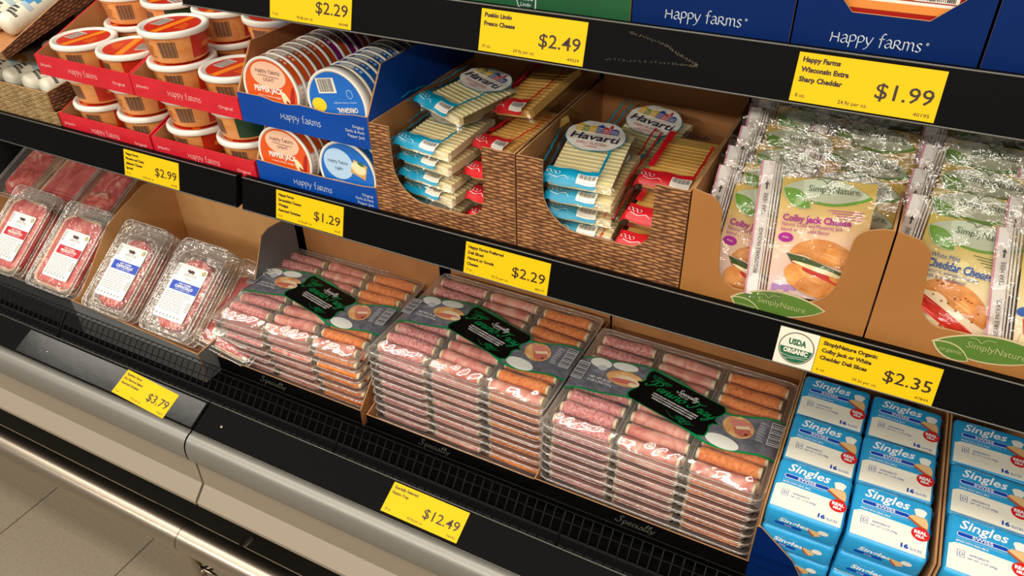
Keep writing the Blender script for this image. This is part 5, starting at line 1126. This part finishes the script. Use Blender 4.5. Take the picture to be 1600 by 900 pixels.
# ------------------------------------------------------------------ cheese singles packs
SBLU = mat('singles_blue', (48, 160, 216), 0.26, bump=(45, 0.55, 0.003)); SCRM = mat('singles_cream', (250, 245, 226), 0.32, bump=(45, 0.35, 0.003)); SPIL = mat('singles_pill', (20, 70, 176), 0.35); SWHT = mat('singles_white', (240, 244, 246), 0.35); SRED = mat('singles_red', (214, 36, 36), 0.35)
CRK = mat('cracker_print', (228, 186, 130), 0.4); CRK2 = mat('cracker_shadow_print', (176, 90, 52), 0.4); SPALE = mat('singles_pale', (150, 206, 234), 0.35)
def make_single():
    W, D, H = 0.0885, 0.0835, 0.0375
    m = MB()
    def prof(u, v):
        return None
    b_ = MB(); b_.box(0, W, 0, D, 0, H)
    root = b_.build('cheese_singles_pack', [SBLU], bevel=0.006, seg=3)
    d = MB(); M = Matrix.Translation((0, 0, H + 0.0004))
    cr = [(0.0045, 0.006), (W - 0.0045, 0.006), (W - 0.0045, 0.026)] + [(W * 0.5 + (W * 0.45) * (1 - k / 8), 0.026 + 0.018 * (k / 8) ** 0.8) for k in range(1, 9)] + [(0.012, 0.0435), (0.0045, 0.040)]
    cr = [(0.0030, 0.0040), (W - 0.0030, 0.0040), (W - 0.0030, 0.0385), (0.070, 0.0405), (0.020, 0.0415), (0.010, 0.0410), (0.0030, 0.0370)]
    d.poly(cr, 0, M, 0.0)
    d.text('Singles', 0.012, 0.0628, 0.0126, 1, M, 0.0004, w=0.051, bold=0.018, shear=0.25)
    pl = rrect(0.010, 0.064, 0.0508, 0.0573, 0.003, 4); d.poly(pl, 1, M, 0.0003); d.poly(rrect(0.0107, 0.0633, 0.0515, 0.0566, 0.0025, 4), 2, M, 0.0005)
    d.text('SWISS', 0.037, 0.0521, 0.0042, 1, M, 0.0008, al='C', w=0.022, bold=0.02); d.text('PASTEURIZED PREPARED CHEESE PRODUCT', 0.010, 0.0468, 0.0026, 6, M, 0.0004, w=0.053); d.text('MADE WITH REAL MILK', 0.010, 0.0432, 0.0024, 1, M, 0.0004, w=0.034, bold=0.02)
    d.text('HAPPY FARMS', 0.020, 0.0765, 0.0022, 6, M, 0.0004, w=0.028)
    d.poly([(0.063, 0.054), (0.066, 0.058), (0.082, 0.058), (0.0845, 0.0515), (0.0845, 0.043), (0.078, 0.045)], 3, M, 0.0005); d.poly([(0.063, 0.054), (0.0615, 0.052), (0.072, 0.045), (0.0845, 0.0385), (0.0845, 0.0435), (0.078, 0.0455)], 4, M, 0.0006)
    d.ell(0.075, 0.066, 0.0072, 0.0040, 5, M, 0.0005, 20); d.poly([(0.068, 0.066), (0.0705, 0.0585), (0.0795, 0.0585), (0.082, 0.066)], 5, M, 0.0004)
    d.ell(0.0775, 0.0340, 0.0100, 0.0092, 7, M, 0.0007, 28); d.text('REAL', 0.0775, 0.0340, 0.0046, 1, M, 0.0009, al='C', w=0.0140, bold=0.05); d.text('MILK', 0.0775, 0.0288, 0.0036, 1, M, 0.0009, al='C', w=0.0100, bold=0.05)
    d.text('16', 0.0585, 0.0085, 0.0058, 2, M, 0.0004, w=0.0085, bold=0.05); d.text('SLICES', 0.0685, 0.0085, 0.0036, 8, M, 0.0004, w=0.0125)
    d.line([(0.0125, 0.0235), (0.0125, 0.0325), (0.0200, 0.0325), (0.0200, 0.0235), (0.0125, 0.0235)], 0.0006, 8, M, 0.0004); d.text('D', 0.0145, 0.0255, 0.0050, 8, M, 0.0004)
    d.text('REFRIGERATE', 0.0250, 0.0285, 0.0028, 8, M, 0.0004, w=0.020, shear=0.2); d.text('NET WT 12 OZ (340g)', 0.0235, 0.0235, 0.0026, 8, M, 0.0004, w=0.030)
    M2 = FR(0, -0.0004, 0)                                    # the same print squeezed on the front edge
    d.text('Singles', 0.018, 0.0175, 0.0070, 1, M2, 0, w=0.036, bold=0.03, shear=0.18); d.poly(rrect(0.014, 0.046, 0.0105, 0.0150, 0.0022, 4), 2, M2, 0); d.text('SWISS', 0.030, 0.0115, 0.0024, 1, M2, 0.0002, al='C')
    d.poly([(0.052, 0.022), (0.066, 0.0205), (0.068, 0.014), (0.060, 0.0095), (0.054, 0.015)], 3, M2, 0); d.poly([(0.052, 0.022), (0.054, 0.015), (0.060, 0.0095), (0.0625, 0.0105), (0.056, 0.0165)], 4, M2, 0.0001); d.ell(0.070, 0.022, 0.0062, 0.0042, 5, M2, 0.0001, 16); d.text('HAPPY FARMS', 0.022, 0.0265, 0.0018, 6, M2, 0, w=0.024)
    d.build('printed_face', [SCRM, SWHT, SPIL, CRK, CRK2, EGGP, SPALE, SRED, SPIL], root)
    for s_, x in ((-1, 0.0), (1, W)):                          # crimped film ends
        e = MB(); e.grid(3, 14, lambda u, v: (x + s_ * 0.0015 * u - s_ * 0.001 + s_ * 0.0012 * u * math.sin(v * 15), 0.006 + (D - 0.012) * v, 0.006 + (H - 0.010) * (0.5 + (u - 0.5) * 0.9)), 0, flip=(s_ < 0)); e.build('end_seal', [SBLU], root)
    return root
SG = make_single()
for c_, xs in enumerate(((-0.0170, 0.0750), (0.1785, 0.2715))):
    for i, x in enumerate(xs):
        for r_ in range(3):
            for k in range(5):
                if (r_ > 0 and k < 3) or (c_ == 1 and i == 1 and k < 3): pass
                if c_ == 1 and i == 1 and r_ == 2: continue
                rr = random.Random(c_ * 100 + i * 30 + r_ * 7 + k)
                o = put(SG, 'single', (x + rr.uniform(-0.0006, 0.0006), -0.0335 + r_ * 0.0868 + (rr.uniform(-0.002, 0.001) if k < 4 else 0), ZD + 0.0028 + k * 0.0385), (R(5.5 + rr.uniform(-1, 1.5)) if k == 4 else 0.0, R(rr.uniform(-1.2, 1.2)) if k == 4 else 0.0, R(rr.uniform(-0.8, 0.8))))
                tag(o, 'blue singles pack, %s, %s row, %s pile, carton %s' % (('bottom layer', 'second layer', 'third layer', 'fourth layer', 'top layer')[k], ('front', 'middle', 'back')[r_], ('left', 'right')[i], ('beside panino trays', 'at right edge')[c_]), 'cheese', 'blue cheese singles packs')

# ------------------------------------------------------------------ wicker trays with cheese logs
def wick_tray(label, x0, x1, y0, y1, z0, zf, zb, run=0.12, rx=0.0):
    return carton('wicker_tray', label, 'tray', x0, x1, y0, y1, z0, [(x0, z0), (x1, z0), (x1, zf), (x0, zf)], side(y0, y1, z0, zf, zb, run), zb, WICKT, WICKY, ms=WICKY, group='printed wicker trays', t=0.003)
wick_tray('low wicker tray standing on the shelf left of the red trays', -1.60, -1.2390, 0.010, 0.33, ZB, 0.8695, 0.8700)
wick_tray('wicker tray of cheese logs on the low wicker tray', -1.60, -1.2460, 0.010, 0.33, 0.8706, 0.9030, 0.9300, 0.20)
ut = carton('wicker_tray', 'dark wicker tray with sloping side stacked over the cheese logs', 'tray', -1.62, -1.305, 0.0, 0.30, 0.9520, [(-1.62, 0.952), (-1.305, 0.952), (-1.305, 0.9660), (-1.62, 0.9660)],
       [(0.003, 0.952), (0.297, 0.952), (0.297, 0.985), (0.15, 0.985), (0.003, 0.966)], 0.985, WICKT, KRAFT, ms=WICKY, group='printed wicker trays', t=0.003)
ut.rotation_euler = (R(14), 0, 0)
LOGW = mat('log_wrap', (226, 222, 200), 0.35, bump=(60, 0.4, 0.002)); LOGB = mat('log_blue', (70, 140, 190), 0.4); LOGT = mat('log_ink', (40, 36, 40), 0.5); LOGO = mat('log_ochre', (196, 150, 50), 0.4)
def make_log(col):
    r, L = 0.0190, 0.105; MY = Matrix(((1, 0, 0, 0), (0, 0, 1, 0), (0, -1, 0, r), (0, 0, 0, 1)))
    m = MB(); m.lathe([(0, 0), (r * 0.6, 0.001), (r * 0.9, 0.005), (r, 0.011), (r, L - 0.011), (r * 0.9, L - 0.005), (r * 0.6, L - 0.001), (0, L)], 28, 0, MY)
    root = m.build('cheese_log', [LOGW])
    d = MB()
    def cp(a0, a1, y0, y1, mi, e=0.0004, n=6):
        v = []
        for j in range(2):
            for k in range(n + 1):
                a = R(a0 + (a1 - a0) * k / n); v.append(((r + e) * math.sin(a), (y0, y1)[j], r + (r + e) * math.cos(a)))
        d.add(v, [(k, k + 1, n + 2 + k, n + 1 + k) for k in range(n)], mi, None, True)
    cp(-50, 40, 0.052, 0.068, 0); cp(-10, 60, 0.064, 0.074, 0); cp(-60, -20, 0.072, 0.084, 0, 0.0003); cp(10, 70, 0.044, 0.054, 2)
    for k, (a0, a1, y) in enumerate(((-40, 25, 0.034), (-40, 40, 0.026), (0, 60, 0.019))):
        a = a0
        while a < a1: cp(a, a + 6, y, y + 0.0052, 1, 0.0005, 2); a += 9
    for k in range(3): cp(-50, -10 + 5 * (k % 3), 0.010 + k * 0.0035, 0.0115 + k * 0.0035, 2, 0.0004, 4)
    d.build('printed_label', [col, LOGT, mat('log_pale_print', (170, 190, 196), 0.5)], root)
    return root
LG = {'b': make_log(LOGB), 'o': make_log(LOGO)}
for k, (kd, x, y, z, rx, rz) in enumerate((('o', -1.3900, 0.035, 0.8745, 0, -12), ('b', -1.3350, 0.032, 0.8745, 0, -14), ('o', -1.4400, 0.030, 0.8745, 0, -6), ('b', -1.2900, 0.032, 0.8745, 0, -14),
                                            ('b', -1.3330, 0.090, 0.9120, 8, -10), ('o', -1.2950, 0.150, 0.9160, 6, -6),
                                            ('b', -1.3500, 0.048, 0.9690, 14, -3), ('b', -1.3960, 0.050, 0.9695, 14, -4), ('b', -1.4880, 0.020, 0.9625, 14, -4), ('b', -1.4420, 0.046, 0.9690, 14, 3), ('o', -1.3520, 0.155, 0.9960, 14, -3))):
    wh = ('ochre marked log third from the wicker end, middle wicker tray', 'blue marked log second from the wicker end, middle wicker tray', 'ochre marked log farthest from the red tray, front row', 'blue marked log at the right end of the front row, touching the wicker end',
          'blue marked log lying on top of the front row', 'ochre marked log behind, between wicker side and red tray', 'blue marked log beside the sloping wicker side', 'blue marked log second from the sloping wicker side',
          'blue marked log at the front of the uppermost tray', 'blue marked log third from the sloping wicker side', 'ochre marked log at the back against the sloping wicker side')[k]
    o = put(LG[kd], 'log' + kd, (x, y, z), (R(rx), 0, R(rz))); tag(o, wh, 'cheese', 'wrapped cheese logs')
